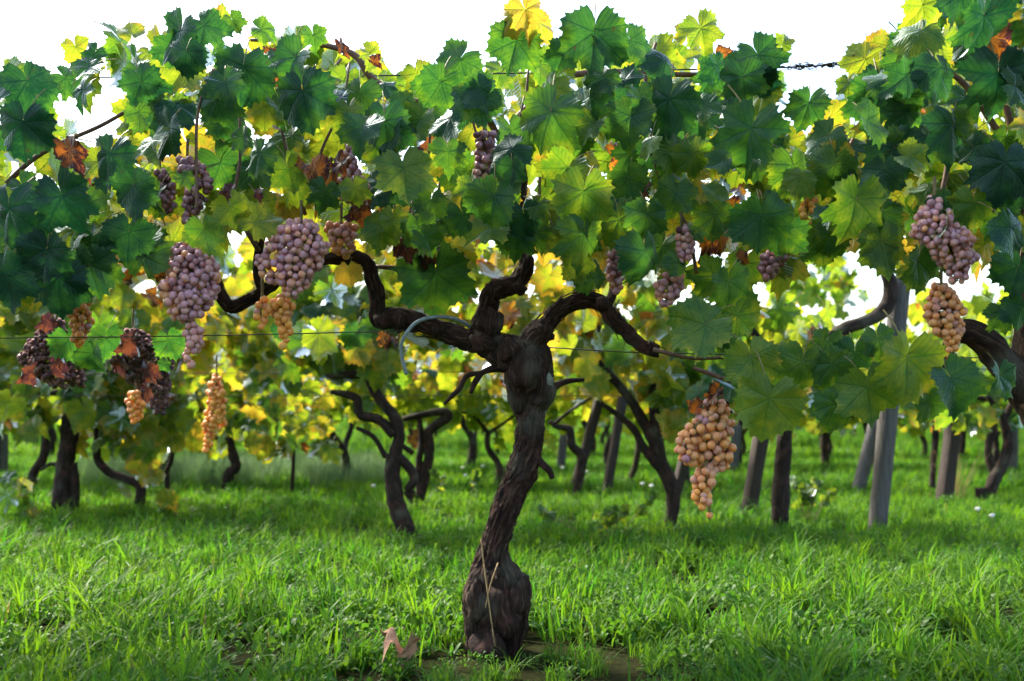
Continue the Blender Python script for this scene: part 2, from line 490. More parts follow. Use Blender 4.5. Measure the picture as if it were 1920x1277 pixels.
def pxpath(pts, Y):
    """[(px,py,width_px[,dY])] -> points and radii"""
    P, r = [], []
    for a in pts:
        y = Y + (a[3] if len(a) > 3 else 0.0)
        P.append(W(a[0], a[1], y)); r.append(S(a[2], y) / 2)
    return P, r

# ------------------------------------------------------------------ vine leaves
def leaf_outline(nteeth, per, r_, lob):
    n = nteeth * per
    ph = np.linspace(-math.pi, math.pi, n, endpoint=False) + math.pi / n
    a = np.degrees(np.abs(ph))
    kx = [0, 27, 52, 79, 106, 132, 156, 172, 180]
    ky = [1.0, 0.86 - 0.30 * lob, 0.90, 0.76 - 0.26 * lob, 0.74, 0.58, 0.62, 0.36, 0.10]
    base = np.interp(a, kx, ky)
    for _ in range(1):
        base = 0.5 * base + 0.25 * np.roll(base, 1) + 0.25 * np.roll(base, -1)
    tooth = np.tile(np.linspace(-1, 1, per, endpoint=False), nteeth)
    amp = 0.085 + 0.035 * np.repeat(r_.uniform(-1, 1, nteeth), per)
    base = base * (1 + amp * (1 - 2 * np.abs(tooth + 1.0 / per) ** 0.9) * np.clip((172 - a) / 15, 0, 1))
    base *= 1 + 0.05 * np.sin(ph * 2 + r_.uniform(0, 6)) + 0.04 * np.sin(ph * 3 + r_.uniform(0, 6))
    return ph, base

def leaf_geom(seed, nteeth=25, per=3, rings=(0.25, 0.5, 0.75, 0.92, 1.0), crumple=0.0, lob=1.0):
    r_ = np.random.default_rng(seed)
    ph, base = leaf_outline(nteeth, per, r_, lob)
    n = len(ph)
    v = [[0, 0, 0]]
    pts = np.concatenate([np.stack([k * base * np.sin(ph), k * base * np.cos(ph)], -1) for k in rings])
    xy = np.vstack([[[0, 0]], pts])
    x, y = xy[:, 0], xy[:, 1]
    rad = np.hypot(x, y); an = np.arctan2(x, y)
    vein = np.array([0, R(50), -R(50), R(104), -R(104)])
    dv = np.min(np.abs(an[:, None] - vein[None]), axis=1)
    z = 0.06 * rad * np.clip(dv / R(26), 0, 1.2)                    # blade rises between veins
    z += r_.uniform(0.05, 0.55) * np.abs(x) * (1 if r_.random() < 0.65 else -0.8)
    z -= r_.uniform(0.10, 0.75) * np.clip(y, -1, 2) ** 2 * 0.8       # tip drops back
    z -= r_.uniform(-0.25, 0.55) * x ** 2
    z += 0.18 * rad ** 2 * np.sin(an * 3 + r_.uniform(0, 6)) + 0.07 * rad ** 2 * np.sin(an * 7 + r_.uniform(0, 6)) + 0.035 * np.sin(14 * rad + r_.uniform(0, 6)) * np.clip(dv / R(14), 0, 1) * rad + 0.06 * np.sin(5 * x + r_.uniform(0, 6)) * np.sin(5 * y + r_.uniform(0, 6))
    z += r_.uniform(-0.12, 0.12) * x * y
    if crumple:
        ck = crumple
        z += ck * (0.5 * np.sin(3.3 * x + r_.uniform(0, 6)) * np.cos(2.9 * y + r_.uniform(0, 6)) + 0.35 * np.sin(8 * x + 5 * y + r_.uniform(0, 6)) * rad)
        cr = 1.5 * ck * rad
        x2 = x * (1 - 0.45 * ck) ; z += 0.9 * ck * np.abs(x) ** 1.3
        x = x2
    v = np.stack([x, y, z], -1) * 0.66
    uv = np.stack([xy[:, 0], xy[:, 1]], -1) * 0.5 + 0.5
    q, t = [], []
    k = np.arange(n); k2 = (k + 1) % n
    t = np.stack([np.zeros(n, int), 1 + k2, 1 + k], -1)
    t = t[:-1] if True else t
    for j in range(len(rings) - 1):
        a = 1 + j * n; b = a + n
        qq = np.stack([a + k, a + k2, b + k2, b + k], -1)
        q.append(qq[:-1])
    q = np.vstack(q) if q else np.zeros((0, 4), int)
    return v, q, t, uv

NLEAF = 22
LEAVES = []
for i in range(NLEAF):
    v, q, t, uv = leaf_geom(100 + i, lob=[0.3, 0.7, 1.05, 0.45, 0.1, 0.8, 0.55][i % 7])
    LEAVES.append(mesh_np("leaf_%d" % i, v, [q, t], M_LEAF, uv))
DRY = []
for i in range(5):
    v, q, t, uv = leaf_geom(300 + i, crumple=0.55 + 0.1 * i, lob=0.9)
    DRY.append(mesh_np("dry_leaf_%d" % i, v, [q, t], M_LEAF, uv))
# light versions for joined foliage
MIDL = [leaf_geom(500 + i, 21, 2, (0.5, 1.0)) for i in range(6)]
def far_leaf(i):
    r_ = np.random.default_rng(700 + i)
    ang = np.radians([180, 150, 122, 104, 84, 66, 50, 34, 20, 0, -20, -34, -50, -66, -84, -104, -122, -150])
    rr = np.array([0.15, 0.6, 0.58, 0.76, 0.6, 0.84, 0.9, 0.66, 0.84, 1.0, 0.84, 0.66, 0.9, 0.84, 0.6, 0.76, 0.58, 0.6]) * r_.uniform(0.88, 1.1, 18)
    x, y = rr * np.sin(ang), rr * np.cos(ang)
    z = r_.uniform(0.0, 0.35) * np.abs(x) - r_.uniform(0.1, 0.45) * y * np.abs(y) + 0.07 * np.sin(ang * 5 + i)
    xy = np.vstack([[[0, 0]], np.stack([x, y], -1)])
    v = np.vstack([[[0, 0, 0]], np.stack([x, y, z], -1)]) * 0.66
    k = np.arange(18)
    return v, np.zeros((0, 4), int), np.stack([np.zeros(18, int), 1 + (k + 1) % 18, 1 + k], -1), xy * 0.5 + 0.5
FARL = [far_leaf(i) for i in range(8)]

def leaf_basis(tip, nor):
    y = np.asarray(tip, float); y /= np.linalg.norm(y)
    z = np.asarray(nor, float); z = z - y * np.dot(z, y); z /= np.linalg.norm(z) + 1e-9
    return np.stack([np.cross(y, z), y, z], -1)

def join_leaves(name, specs, protos, mat, off):
    """specs: (origin, basis 3x3, size, tone)"""
    V, Q, T, U, TC = [], [], [], [], []; n = 0
    for o, B, s, tone in specs:
        v, q, t, uv = protos[random.randrange(len(protos))]
        V.append((v * s) @ B.T + o - off)
        if len(q): Q.append(q + n)
        T.append(t + n); U.append(uv); n += len(v)
        TC.append(np.tile([tone, random.random()], (len(v), 1)))
    fs = ([np.vstack(Q)] if Q else []) + [np.vstack(T)]
    return mesh_np(name, np.vstack(V), fs, mat, np.vstack(U), np.vstack(TC))

def leaf_object(parent, off, o, B, s, tone):
    me = random.choice(DRY) if tone >= 0.87 else random.choice(LEAVES)
    ob = bpy.data.objects.new("leaf", me)
    COL.objects.link(ob)
    ob.parent = parent
    M = Matrix(B.tolist())
    ob.location = Vector((o - off).tolist())
    ob.rotation_euler = M.to_euler()
    ob.scale = (s, s, s)
    ob.color = (tone, random.random(), 0, 1)
    return ob

def hang_dir(lean_deg, back=0.25):
    a = R(lean_deg)
    return np.array([math.sin(a), back, -math.cos(a)])

def rand_leaf(p, s, tone, face=-1.0, spread=1.0):
    """A leaf centred about p: tip mostly down, blade turned outwards (face -1 = to the camera side)."""
    tip = np.array([random.gauss(0, 0.55 * spread), random.gauss(0.05, 0.35), -1.0 + abs(random.gauss(0, 0.35 * spread))])
    if random.random() < 0.06 * spread: tip[2] = 0.6
    nor = np.array([random.gauss(0, 0.5 * spread), face * (0.8 + 0.3 * random.random()), random.gauss(0.38, 0.35)])
    B = leaf_basis(tip, nor)
    return p - B[:, 1] * s * 0.22, B, s, tone

def petioles(specs, off, sag=0.05):
    g = Geo()
    for o, B, s, tone in specs:
        d = -B[:, 1] * 0.55 + np.array([random.gauss(0, 0.4), 0.45, 0.55]) - B[:, 2] * 0.3
        d /= np.linalg.norm(d); L = s * random.uniform(0.45, 0.8)
        m = o + d * L * 0.5 + np.array([0, 0, 0.12 * L])
        g.tube([o, m, o + d * L], [s * 0.010, s * 0.010, s * 0.013], 5, L / 3, cap=False)
    return g.mesh("petioles", M_PETIOLE, off)

# ------------------------------------------------------------------ vine assembly
def build_vine(label, base, woods, specs, group=None, parts=300, bark=None, canes=None, name="grape_vine", far=False):
    """woods: list of (part name, [(points, radii, opts)], blobs). specs: leaf placements, nearest first become parts."""
    base = np.asarray(base, float)
    root = empty(name, base, label, "grape vine", group)
    for wname, tubes, blobs in woods:
        g = Geo()
        for pts, rad, o in tubes: g.tube(pts, rad, **o)
        for c, r, sd, amp in blobs: g.blob(c, r, sd, amp)
        link(wname, g.mesh(wname, bark or M_BARK, base), root)
    for c in canes or []:
        g = Geo(); g.tube(*c[:2], **c[2]); link("cane", g.mesh("cane", M_CANE, base), root)
    if specs:
        specs = sorted(specs, key=lambda a: a[0][1] - 0.25 * a[2])
        one, rest = specs[:parts], specs[parts:]
        for o, B, s, t in one: leaf_object(root, base, o, B, s, t)
        if rest:
            f = link("foliage", join_leaves("foliage", rest, FARL if far else MIDL, M_LEAF_FAR if far else M_LEAF, base), root)
            f.color = (0, 0, 0, 1); f["kind"] = "stuff"
        if not far:
            p = link("petioles", petioles(one, base), root); p["kind"] = "stuff"
    return root

# ------------------------------------------------------------------ row 1: leaves seen one by one in the photograph
# (px, py, size_px, lean of tip in degrees (0 = down, + = to the right), tone, Y, normal tilt up)
HERO = [
 (413,28,56,170,.66,1.75),(442,48,56,30,.36,1.72),(245,55,60,200,.64,1.7),(147,100,66,20,.68,1.62),(172,108,60,-30,.12,1.58),
 (330,78,118,-25,.10,1.6),(395,62,100,40,.16,1.66),(347,112,84,-10,.08,1.55),(500,62,64,60,.38,1.75),(590,78,62,10,.32,1.7),
 (545,125,112,-30,.20,1.56),(452,152,140,-12,.12,1.6),(572,197,140,8,.10,1.54),(275,172,104,25,.12,1.6),(412,208,112,15,.20,1.55),
 (312,262,112,-20,.10,1.55),(252,370,112,5,.15,1.5),(150,182,80,-30,.10,1.65),(62,172,120,20,.06,1.55),(42,255,130,-10,.04,1.5),
 (130,395,150,20,.05,1.48),(200,312,130,-15,.12,1.55),(236,290,70,10,.68,1.8),(512,232,92,20,.70,1.85),(456,270,70,0,.20,1.6),
 (482,302,92,-25,.25,1.58),(545,335,92,10,.42,1.6),(606,376,84,-15,.25,1.58),(386,446,84,10,.34,1.5),(436,402,86,10,.46,1.56),
 (430,365,44,-20,.99,1.5),(487,368,34,5,.99,1.55),(350,340,50,30,.36,1.55),(85,490,120,-10,.05,1.5),(175,520,120,15,.28,1.55),(110,545,130,0,.06,1.52),
 (240,455,110,-5,.12,1.56),(20,420,150,0,.04,1.5),(15,540,140,10,.05,1.5),(300,515,50,-15,.90,1.66),
 (990,38,104,20,.80,1.56),(950,42,84,-50,.80,1.58),(1018,55,80,40,.76,1.62),(962,98,120,-15,.28,1.6),(702,112,70,40,.62,1.8),
 (787,152,78,20,.60,1.75),(850,128,112,-40,.28,1.62),(815,172,108,-35,.24,1.58),(905,182,92,20,.20,1.52),(672,196,100,-10,.30,1.6),
 (722,250,120,0,.18,1.54),(1022,237,158,-22,.34,1.47),(1112,88,150,-5,.20,1.54),(1190,92,100,25,.24,1.6),(1052,112,84,-20,.20,1.6),
 (1248,212,140,-15,.14,1.54),(842,302,90,5,.28,1.56),(760,342,138,10,.46,1.52),(960,326,70,0,.12,1.55),(922,388,116,-15,.24,1.52),
 (1092,385,140,-5,.42,1.5),(1050,332,118,-40,.40,1.58),(1182,352,100,20,.26,1.56),(1150,222,92,30,.42,1.62),(1272,300,104,40,.50,1.56),
 (1320,72,108,20,.56,1.65),(1432,122,118,30,.20,1.58),(1332,152,100,-20,.18,1.6),(1395,165,116,10,.22,1.56),(1400,272,168,-15,.20,1.48),
 (1300,308,100,10,.44,1.55),(1424,430,136,0,.18,1.48),(1612,128,100,-30,.64,1.6),(1652,92,80,-60,.68,1.62),(1732,32,110,15,.60,1.5),
 (1510,212,98,-15,.26,1.6),(1560,236,88,20,.74,1.7),(1540,268,96,-40,.30,1.56),(1642,202,140,-10,.20,1.5),(1692,132,92,25,.30,1.52),
 (1600,402,148,-10,.38,1.44),(1870,172,170,10,.06,1.36),(1680,302,132,5,.18,1.46),(1830,402,112,15,.46,1.4),(1655,475,118,10,.46,1.45),
 (1722,512,112,0,.34,1.46),(1368,548,108,5,.28,1.5),(1300,622,140,-60,.50,1.46),(1412,692,120,10,.54,1.42),(1502,702,116,-5,.46,1.42),
 (1437,775,150,-10,.56,1.38),(1700,702,164,-5,.52,1.36),(1630,752,136,8,.52,1.38),(1565,700,100,20,.42,1.42),(1792,730,124,20,.30,1.36),
 (1562,775,96,-20,.36,1.42),(1650,650,84,10,.40,1.44),(1545,655,84,-20,.42,1.45),(1600,680,100,0,.30,1.45),(1745,770,90,15,.34,1.4),
 (820,545,176,3,.22,1.75),(1095,462,128,0,.36,1.52),(1082,502,110,15,.55,1.6),(1212,492,120,5,.20,1.5),(790,442,92,15,.30,1.6),
 (712,442,92,-10,.42,1.62),(868,482,90,20,.68,1.85),(1385,492,50,10,.94,1.55),(1180,240,120,-10,.30,1.55),(1210,420,100,-5,.26,1.52),
 (1490,330,110,10,.30,1.55),(1560,330,110,-10,.30,1.52),(1760,150,120,0,.14,1.4),(1790,260,140,10,.10,1.4),(1880,330,140,-10,.06,1.36),
 (1700,230,100,10,.26,1.46),(1840,60,150,0,.08,1.36),(1900,450,120,10,.08,1.34),(1480,420,90,-10,.40,1.6),(1540,470,100,10,.36,1.6),
 (1340,420,90,0,.34,1.56),(1260,380,100,-15,.30,1.55),(985,420,90,10,.12,1.6),(968,462,96,-8,.22,1.62),(1010,450,80,20,.34,1.66),(655,520,60,5,.84,1.7),(1205,360,44,-20,.93,1.56),
 (715,640,40,-20,.90,1.72),(1335,745,60,-35,.93,1.5),(1300,765,46,-60,.92,1.52),(1362,770,50,15,.95,1.56),(760,470,90,20,1.0,1.66),(800,480,70,-20,.99,1.7),
 (740,440,40,10,.92,1.66),(245,655,70,-15,.99,2.1),(285,705,62,10,.99,2.1),(276,740,46,0,.99,2.1),(60,712,62,-20,.99,2.2),(88,612,58,-30,.99,2.2),(132,652,84,10,.26,2.15),(196,650,84,-10,.26,2.15),(176,676,74,5,.26,2.1),(322,652,74,15,.26,2.1),(225,690,50,20,.99,2.15),(115,690,56,-5,.99,2.25),(310,690,40,0,.26,2.15),(1905,520,110,-10,.16,1.45),(1885,600,80,15,.30,1.5),(1915,590,90,0,.12,1.46),(1880,720,90,10,.26,1.45),(1640,90,56,30,.70,1.7),(1470,75,50,160,.56,1.7),(1290,55,60,170,.66,1.7),(640,90,44,20,.97,1.72),(705,118,36,60,.96,1.75),
]
TOP = [(-700,60),(-300,110),(0,112),(60,140),(140,105),(200,105),(240,65),(330,60),(400,50),(470,60),(530,65),(600,68),(640,90),(700,120),
       (740,150),(800,150),(850,140),(900,105),(940,75),(1040,70),(1130,60),(1180,75),(1280,75),(1330,80),(1400,105),(1455,135),(1475,230),
       (1530,235),(1560,185),(1600,135),(1650,100),(1700,55),(1740,10),(1800,-60),(1950,-120),(2300,-60),(2700,0)]
BOT = [(-700,590),(0,585),(130,560),(200,520),(300,500),(420,430),(480,420),(600,450),(700,460),(760,530),(850,520),(900,470),(1000,460),(1060,520),
       (1130,520),(1220,530),(1260,560),(1330,570),(1400,590),(1460,540),(1560,470),(1650,500),(1720,520),(1830,500),(1900,470),(2300,600),(2700,600)]
HOLES = [(180,225,58),(120,215,30),(440,450,22),(575,262,20),(1000,512,14),(920,272,22),(1485,240,40),(1500,165,55),(540,300,8),(1590,490,34),
         (1840,560,45),(1790,580,40),(1700,590,62),(1590,600,40),(500,270,20),(1560,130,40),(800,90,50)]
tx, ty = zip(*TOP); bx_, by_ = zip(*BOT)
def in_hole(px, py, m=0.8, r=34):
    return any((px - hx) ** 2 + (py - hy) ** 2 < (hr * m + r) ** 2 for hx, hy, hr in HOLES)

row1 = []
for h in HERO:
    x, y, s, lean, tone, Y = h[:6]
    if 250 < y < 600 and .1 < tone < .5 and 330 < x < 1680: tone += .07  # glow of the lower canopy painted in as a yellower leaf tone
    p = W(x, y, Y); sz = S(s, Y) * .88
    tip = hang_dir(lean, random.gauss(0.22, 0.15))
    nor = np.array([random.gauss(0, 0.28), -1.0, 0.42 + random.gauss(0, 0.15)])
    B = leaf_basis(tip, nor)
    row1.append((p - B[:, 1] * sz * 0.22, B, sz, tone, x))
for li, (Y0, sp, keep) in enumerate([(1.58, 76, 0.50), (1.70, 70, 0.66), (1.84, 66, 0.76), (2.00, 62, 0.82), (2.16, 70, 0.6)]):
    xs = np.arange(-640, 2600, sp)
    for ix, gx in enumerate(xs):
        for gy in np.arange(-160, 640, sp * 0.86):
            x = gx + random.uniform(-.45, .45) * sp; y = gy + random.uniform(-.45, .45) * sp + (ix % 2) * sp * .43
            top, bot = np.interp(x, tx, ty), np.interp(x, bx_, by_)
            s = random.triangular(44, 118, 78)
            if y < top + .28 * s or y > bot - 6 or random.random() > keep + (.2 if x > 1620 else 0): continue
            if in_hole(x, y, .75, 14): continue
            Y = Y0 + random.gauss(0, 0.04) - (0.16 if x > 1480 else 0) * min(1, max(0, (x - 1480) / 200))
            hgt = (y - top) / max(60, bot - top)
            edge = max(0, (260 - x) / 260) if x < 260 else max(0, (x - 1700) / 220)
            if li <= 1:  # front layers turn yellower downwards: backlit glow put into the leaf tone
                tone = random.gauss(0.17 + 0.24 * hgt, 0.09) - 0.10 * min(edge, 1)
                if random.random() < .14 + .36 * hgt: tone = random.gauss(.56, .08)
            else: tone = random.gauss(0.54 + 0.16 * min(1, hgt * 1.3), 0.10) - 0.06 * min(edge, 1)  # back layers yellow-green throughout, backlight painted into their tone
            u = random.random()
            if u < 0.012: tone = 0.91
            elif u < 0.02: tone = 0.96
            elif u < 0.04 and li > 1: tone = 0.66
            tone = float(np.clip(tone, 0.01, 0.98))
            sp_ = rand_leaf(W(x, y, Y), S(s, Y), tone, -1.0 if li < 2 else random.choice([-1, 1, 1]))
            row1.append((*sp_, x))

# ------------------------------------------------------------------ row 1: the main old vine
Y1 = 1.8
def tub(pts, Y, sides, step, rough, seed, twist=0.6, **k):
    P, r = pxpath(pts, Y)
    if k.get('wob'): r = [q * (.80 if i < 2 else .70) for i, q in enumerate(r)]
    return (P, r, dict(sides=sides, step=step, rough=rough, seed=seed, twist=twist, **k))
trunk = tub([(917,1250,66),(917,1216,76),(920,1186,92),(928,1150,108,-.01),(931,1120,114,-.01),(924,1088,98,-.005),(920,1064,76),(925,1036,58),(938,985,53),(957,930,57),
             (980,880,61),(992,830,56),(994,795,56),(995,768,62),(997,740,76),(996,708,88),(990,676,92),(975,652,76)], Y1, 120, 0.003, 0.17, 11, 0.1, ridge=22, flake=.0062)
trunk = (trunk[0], [q * (.84 if 6 <= i <= 13 else .93) for i, q in enumerate(trunk[1])], trunk[2])
main_woods = [
 ("trunk", [trunk,
    tub([(955,1235,26,-.02),(968,1180,36,-.03),(974,1130,44,-.03),(966,1095,38,-.025),(952,1064,26,-.02),(943,1035,14,-.015)], Y1, 48, 0.004, 0.3, 15, .1, ridge=12, flake=.004),
    tub([(892,1235,30,-.02),(892,1185,38,-.035),(888,1130,38,-.03),(892,1095,30,-.025),(908,1060,14,-.02)], Y1, 48, 0.004, 0.3, 16, .1, ridge=12, flake=.004),
    tub([(1016,766,20,.02),(1020,725,38,.02),(1014,690,46,.01),(1000,660,40)], Y1, 40, 0.004, 0.25, 17, flake=.004),
    tub([(974,774,16,-.02),(970,738,34,-.02),(970,700,42,-.02),(975,670,40,-.01)], Y1, 40, 0.004, 0.25, 18, flake=.004)],
  [(W(945,1150,1.755), (.034,.030,.044), 21, .35), (W(900,1130,1.75), (.026,.026,.036), 22, .35), (W(975,1122,1.76), (.022,.026,.034), 28, .35), (W(985,690,1.755), (.034,.024,.040), 23, .25),
   (W(955,660,1.76), (.030,.025,.028), 24, .3), (W(1012,722,1.78), (.030,.03,.040), 26, .3), (W(915,1205,1.75), (.035,.03,.03), 27, .3)]),
 ("arm", [tub([(1000,690,70),(955,660,74),(900,640,64),(850,628,52),(800,612,46),(765,602,50),(735,598,54),(712,600,44),(706,570,36),(702,530,36),(692,500,36),
               (668,486,34),(635,483,31),(605,490,26),(575,498,22,.03),(540,515,22,.08),(500,540,26,.1),(465,562,30,.1),(435,576,32,.1),(415,555,27,.1),
               (402,525,25,.1),(370,500,24,.12),(310,488,24,.14),(240,480,20,.15)], Y1, 64, 0.004, 0.26, 31, .3, ridge=18, flake=.0034, wob=.22),
          tub([(490,540,18,.1),(482,510,16,.1),(485,470,15,.1),(500,425,14,.1),(540,400,14,.1)], Y1, 18, .006, .22, 34)],
  [(W(745,600,1.79), (.021,.021,.020), 32, .3), (W(718,602,1.785), (.016,.016,.015), 33, .3), (W(905,640,1.785), (.024,.022,.020), 35, .3), (W(820,618,1.79), (.015,.014,.014), 36, .35)]),
 ("arm", [tub([(915,650,60),(905,615,62),(912,580,50),(922,552,46),(945,540,44,-.01),(968,528,42,-.01),(984,498,36),(980,470,32,.02),(970,440,26,.04),(968,400,22,.08),(980,350,20,.1),(975,290,18,.1),(960,220,15,.1)],
              Y1, 64, 0.004, 0.28, 41, .3, ridge=18, flake=.0034, wob=.22)],
  [(W(915,605,1.785), (.026,.022,.028), 42, .3), (W(972,538,1.785), (.016,.016,.015), 43, .3), (W(925,550,1.79), (.018,.016,.018), 44, .35)]),
 ("arm", [tub([(980,665,70),(1005,628,56),(1030,600,44),(1062,572,40),(1095,560,38),(1122,566,38),(1142,586,37),(1165,615,36),(1190,638,34),(1215,652,32),(1236,658,28)], Y1, 64, 0.004, 0.24, 51, .3, ridge=18, flake=.0034, wob=.22),
          tub([(1138,578,16),(1150,545,18,.02),(1156,500,16,.05),(1160,440,14,.08),(1180,380,13,.1),(1190,300,11,.1)], Y1, 18, .006, .2, 54)],
  [(W(1222,654,1.79), (.013,.013,.013), 52, .3), (W(1012,625,1.79), (.024,.022,.024), 53, .3), (W(1128,572,1.79), (.014,.014,.013), 55, .35)]),
 ("spur", [tub([(965,690,22,-.01),(930,690,14,-.02),(905,698,10,-.03),(892,715,11,-.03),(882,738,7,-.03)], Y1, 14, .004, .25, 61)], []),
 ("spur", [tub([(1005,858,16,-.005),(1020,874,13,-.02),(1030,884,11,-.02),(1036,898,8,-.02)], Y1, 12, .004, .25, 62)], []),
 ("spur", [tub([(1020,734,18,.01),(1060,716,12,.04),(1095,712,7,.05)], Y1, 10, .004, .2, 63)], []),
 ("spur", [tub([(905,698,9,-.03),(875,705,9,-.03),(862,728,9,-.03),(848,742,8,-.03),(832,758,5,-.03)], Y1, 10, .004, .25, 64)], []),
]
# shaggy bark strips on the trunk
def bark_strips(n):
    g = Geo(); src_ = [(main_woods[0][1][0], 5)] + [(main_woods[k][1][0], 3) for k in (1, 2, 3)]
    pool = [(spline(t[0], t[1], 0.006)) for t, w in src_ for _ in range(w)]
    for k in range(n):
        p, rr = random.choice(pool)
        i = random.randrange(3, len(p) - 14); a = random.uniform(0, 6.28)
        L = random.randrange(4, 12); lift = random.uniform(.96, 1.07); peel = random.choice([0, 0, .003, .006])
        row = []
        for j in range(L + 1):
            q = p[i + j]; T = p[i + j + 1] - p[i + j - 1]; T /= np.linalg.norm(T)
            n1 = np.cross(T, [0, 1, .01]); n1 /= np.linalg.norm(n1); n2 = np.cross(T, n1)
            aa = a + .02 * j; rad = rr[i + j] * lift + .0012 + peel * (j / L) ** 3
            w = .0011 + .0016 * math.sin(math.pi * j / L) * random.uniform(.6, 1.2)
            nr = n1 * math.cos(aa) + n2 * math.sin(aa); tg = -n1 * math.sin(aa) + n2 * math.cos(aa)
            c = q + nr * rad
            row.append((c - tg * w, c + nr * .0012, c + tg * w))
        v = np.array(row).reshape(-1, 3); idx = np.arange(len(v)).reshape(-1, 3)
        qd = np.vstack([np.stack([idx[:-1, m], idx[:-1, m + 1], idx[1:, m + 1], idx[1:, m]], -1) for m in (0, 1)])
        u0 = random.random(); uv = np.stack([np.tile([u0, u0 + .01, u0 + .02], L + 1), np.repeat(np.arange(L + 1) * .006 + random.random(), 3)], -1)
        g.add(v, qd, None, uv)
    return g.mesh("bark_strips", M_BARK, W(930, 1215, Y1))
def cane(pts, Y, seed=0, sides=8):
    P, r = pxpath(pts, Y); return (P, r, dict(sides=sides, step=.02, rough=.08, seed=seed))
main_canes = [
 cane([(960,230,14),(1050,150,13),(1150,135,12),(1280,140,10),(1420,138,9)], 1.86, 1), cane([(970,320,14),(880,180,12),(780,190,10),(700,150,14),(660,100,13),(560,78,9),(470,75,7)], 1.84, 2),
 cane([(1190,310,11),(1230,230,10),(1210,150,8),(1230,80,6)], 1.9, 3), cane([(540,405,13),(600,330,11),(640,250,9),(600,170,7),(640,110,5)], 1.92, 4),
 cane([(1225,655,9),(1300,672,7),(1400,668,6),(1520,672,8),(1640,665,8),(1780,676,6)], 1.5, 5), cane([(1160,440,12),(1260,350,10),(1330,250,8),(1400,150,6)], 1.92, 6),
 cane([(400,130,6),(372,205,6),(368,300,6),(370,400,6)], 1.56, 7), cane([(700,500,9),(770,500,9),(850,470,8),(900,440,7)], 1.93, 8),
 cane([(485,470,10),(430,380,8),(400,320,7),(376,262,6)], 1.88, 9), cane([(1300,690,7),(1340,704,9),(1370,716,8)], 1.6, 10)]
for k in range(12):
    x0 = random.uniform(420, 1400); y0 = np.interp(x0, bx_, by_) - random.uniform(20, 120); Yc = random.uniform(1.62, 1.95)
    dx = random.uniform(-120, 120)
    main_canes.append(cane([(x0, y0, 7), (x0 + dx * .4 + random.uniform(-20, 20), y0 - 90, 6), (x0 + dx * .8, y0 - 180, 5), (x0 + dx, max(y0 - 260, np.interp(x0 + dx, tx, ty) + 10), 4)], Yc, 40 + k))
main_specs = [s[:4] for s in row1 if 330 <= s[4] < 1450]
# trailing low leaves on the right hang from the main vine's long cane
main_specs += [s[:4] for s in row1[:len(HERO)] if s[4] >= 1450 and s[0][2] < W(0, 560, 1.4)[2]]
mv = build_vine("thick gnarled old grape vine with swollen base and three twisted arms at centre", W(930, 1215, Y1), main_woods, main_specs, parts=300, canes=main_canes)
M_LICHEN = plain("grey_lichen", (0.20, 0.22, 0.16), .9)
for (x, y, Y, r) in ((985,682,1.748,(.011,.008,.008)), (990,668,1.75,(.007,.008,.006)), (1030,716,1.765,(.007,.008,.016)), (955,655,1.752,(.012,.008,.008))):
    g = Geo(); g.blob(W(x, y, Y), r, int(x), .35, 16, 10); link("pruning_scar", g.mesh("pruning_scar", M_LICHEN, W(930, 1215, Y1)), mv)
bs = link("bark_strips", bark_strips(520), mv); bs["kind"] = "stuff"

# right-hand vine of the same row
YR = 1.62
right_woods = [("trunk", [tub([(2120,1340,110),(2090,1150,100),(2030,980,96),(1985,850,84),(1950,760,82),(1936,690,72),(1930,610,52),(1930,540,46),(1926,470,40),(1926,380,36),(1905,250,30)], YR, 44, .006, .2, 71, .8)], []),
               ("arm", [tub([(1940,760,60),(1895,700,56),(1858,650,50),(1835,630,46),(1808,624,42),(1785,640,26),(1770,690,16)], YR, 30, .006, .22, 72, 1.2)], [])]
hl = len(HERO)
right_specs = [s[:4] for i, s in enumerate(row1) if 1450 <= s[4] < 2150 and not (i < hl and s[0][2] < W(0, 560, 1.4)[2])]
build_vine("dark thick vine at the right edge with a curved arm under tall foliage", W(2100, 1215, YR), right_woods, right_specs, parts=300,
           canes=[cane([(1905,300,14),(1800,150,11),(1700,110,8),(1620,150,6)], 1.6, 11), cane([(1900,400,12),(1800,330,12),(1740,420,9)], 1.6, 12),
                  cane([(1780,220,10),(1778,300,11),(1765,370,10)], 1.5, 13), cane([(1900,250,14),(1860,100,11),(1820,-60,8)], 1.6, 14), cane([(1600,260,7),(1570,330,8),(1555,420,6)], 1.62, 15)])
# left-hand vine of the same row: trunk stands outside the picture
left_woods = [("trunk", [tub([(-330,1215,110),(-325,1060,90),(-300,900,84),(-310,760,90),(-290,660,90),(-200,560,60),(-80,500,44),(60,480,34),(180,485,26)], 1.85, 36, .01, .2, 81)], [])]
left_specs = [s[:4] for s in row1 if -300 <= s[4] < 330]
build_vine("dense dark green vine foliage filling the left edge of the nearest row", W(-330, 1215, 1.85), left_woods, left_specs, parts=300,
           canes=[cane([(-80,450,12),(60,300,10),(200,230,8),(330,150,6)], 1.8, 21), cane([(60,470,10),(140,380,8),(220,300,6)], 1.75, 22)])

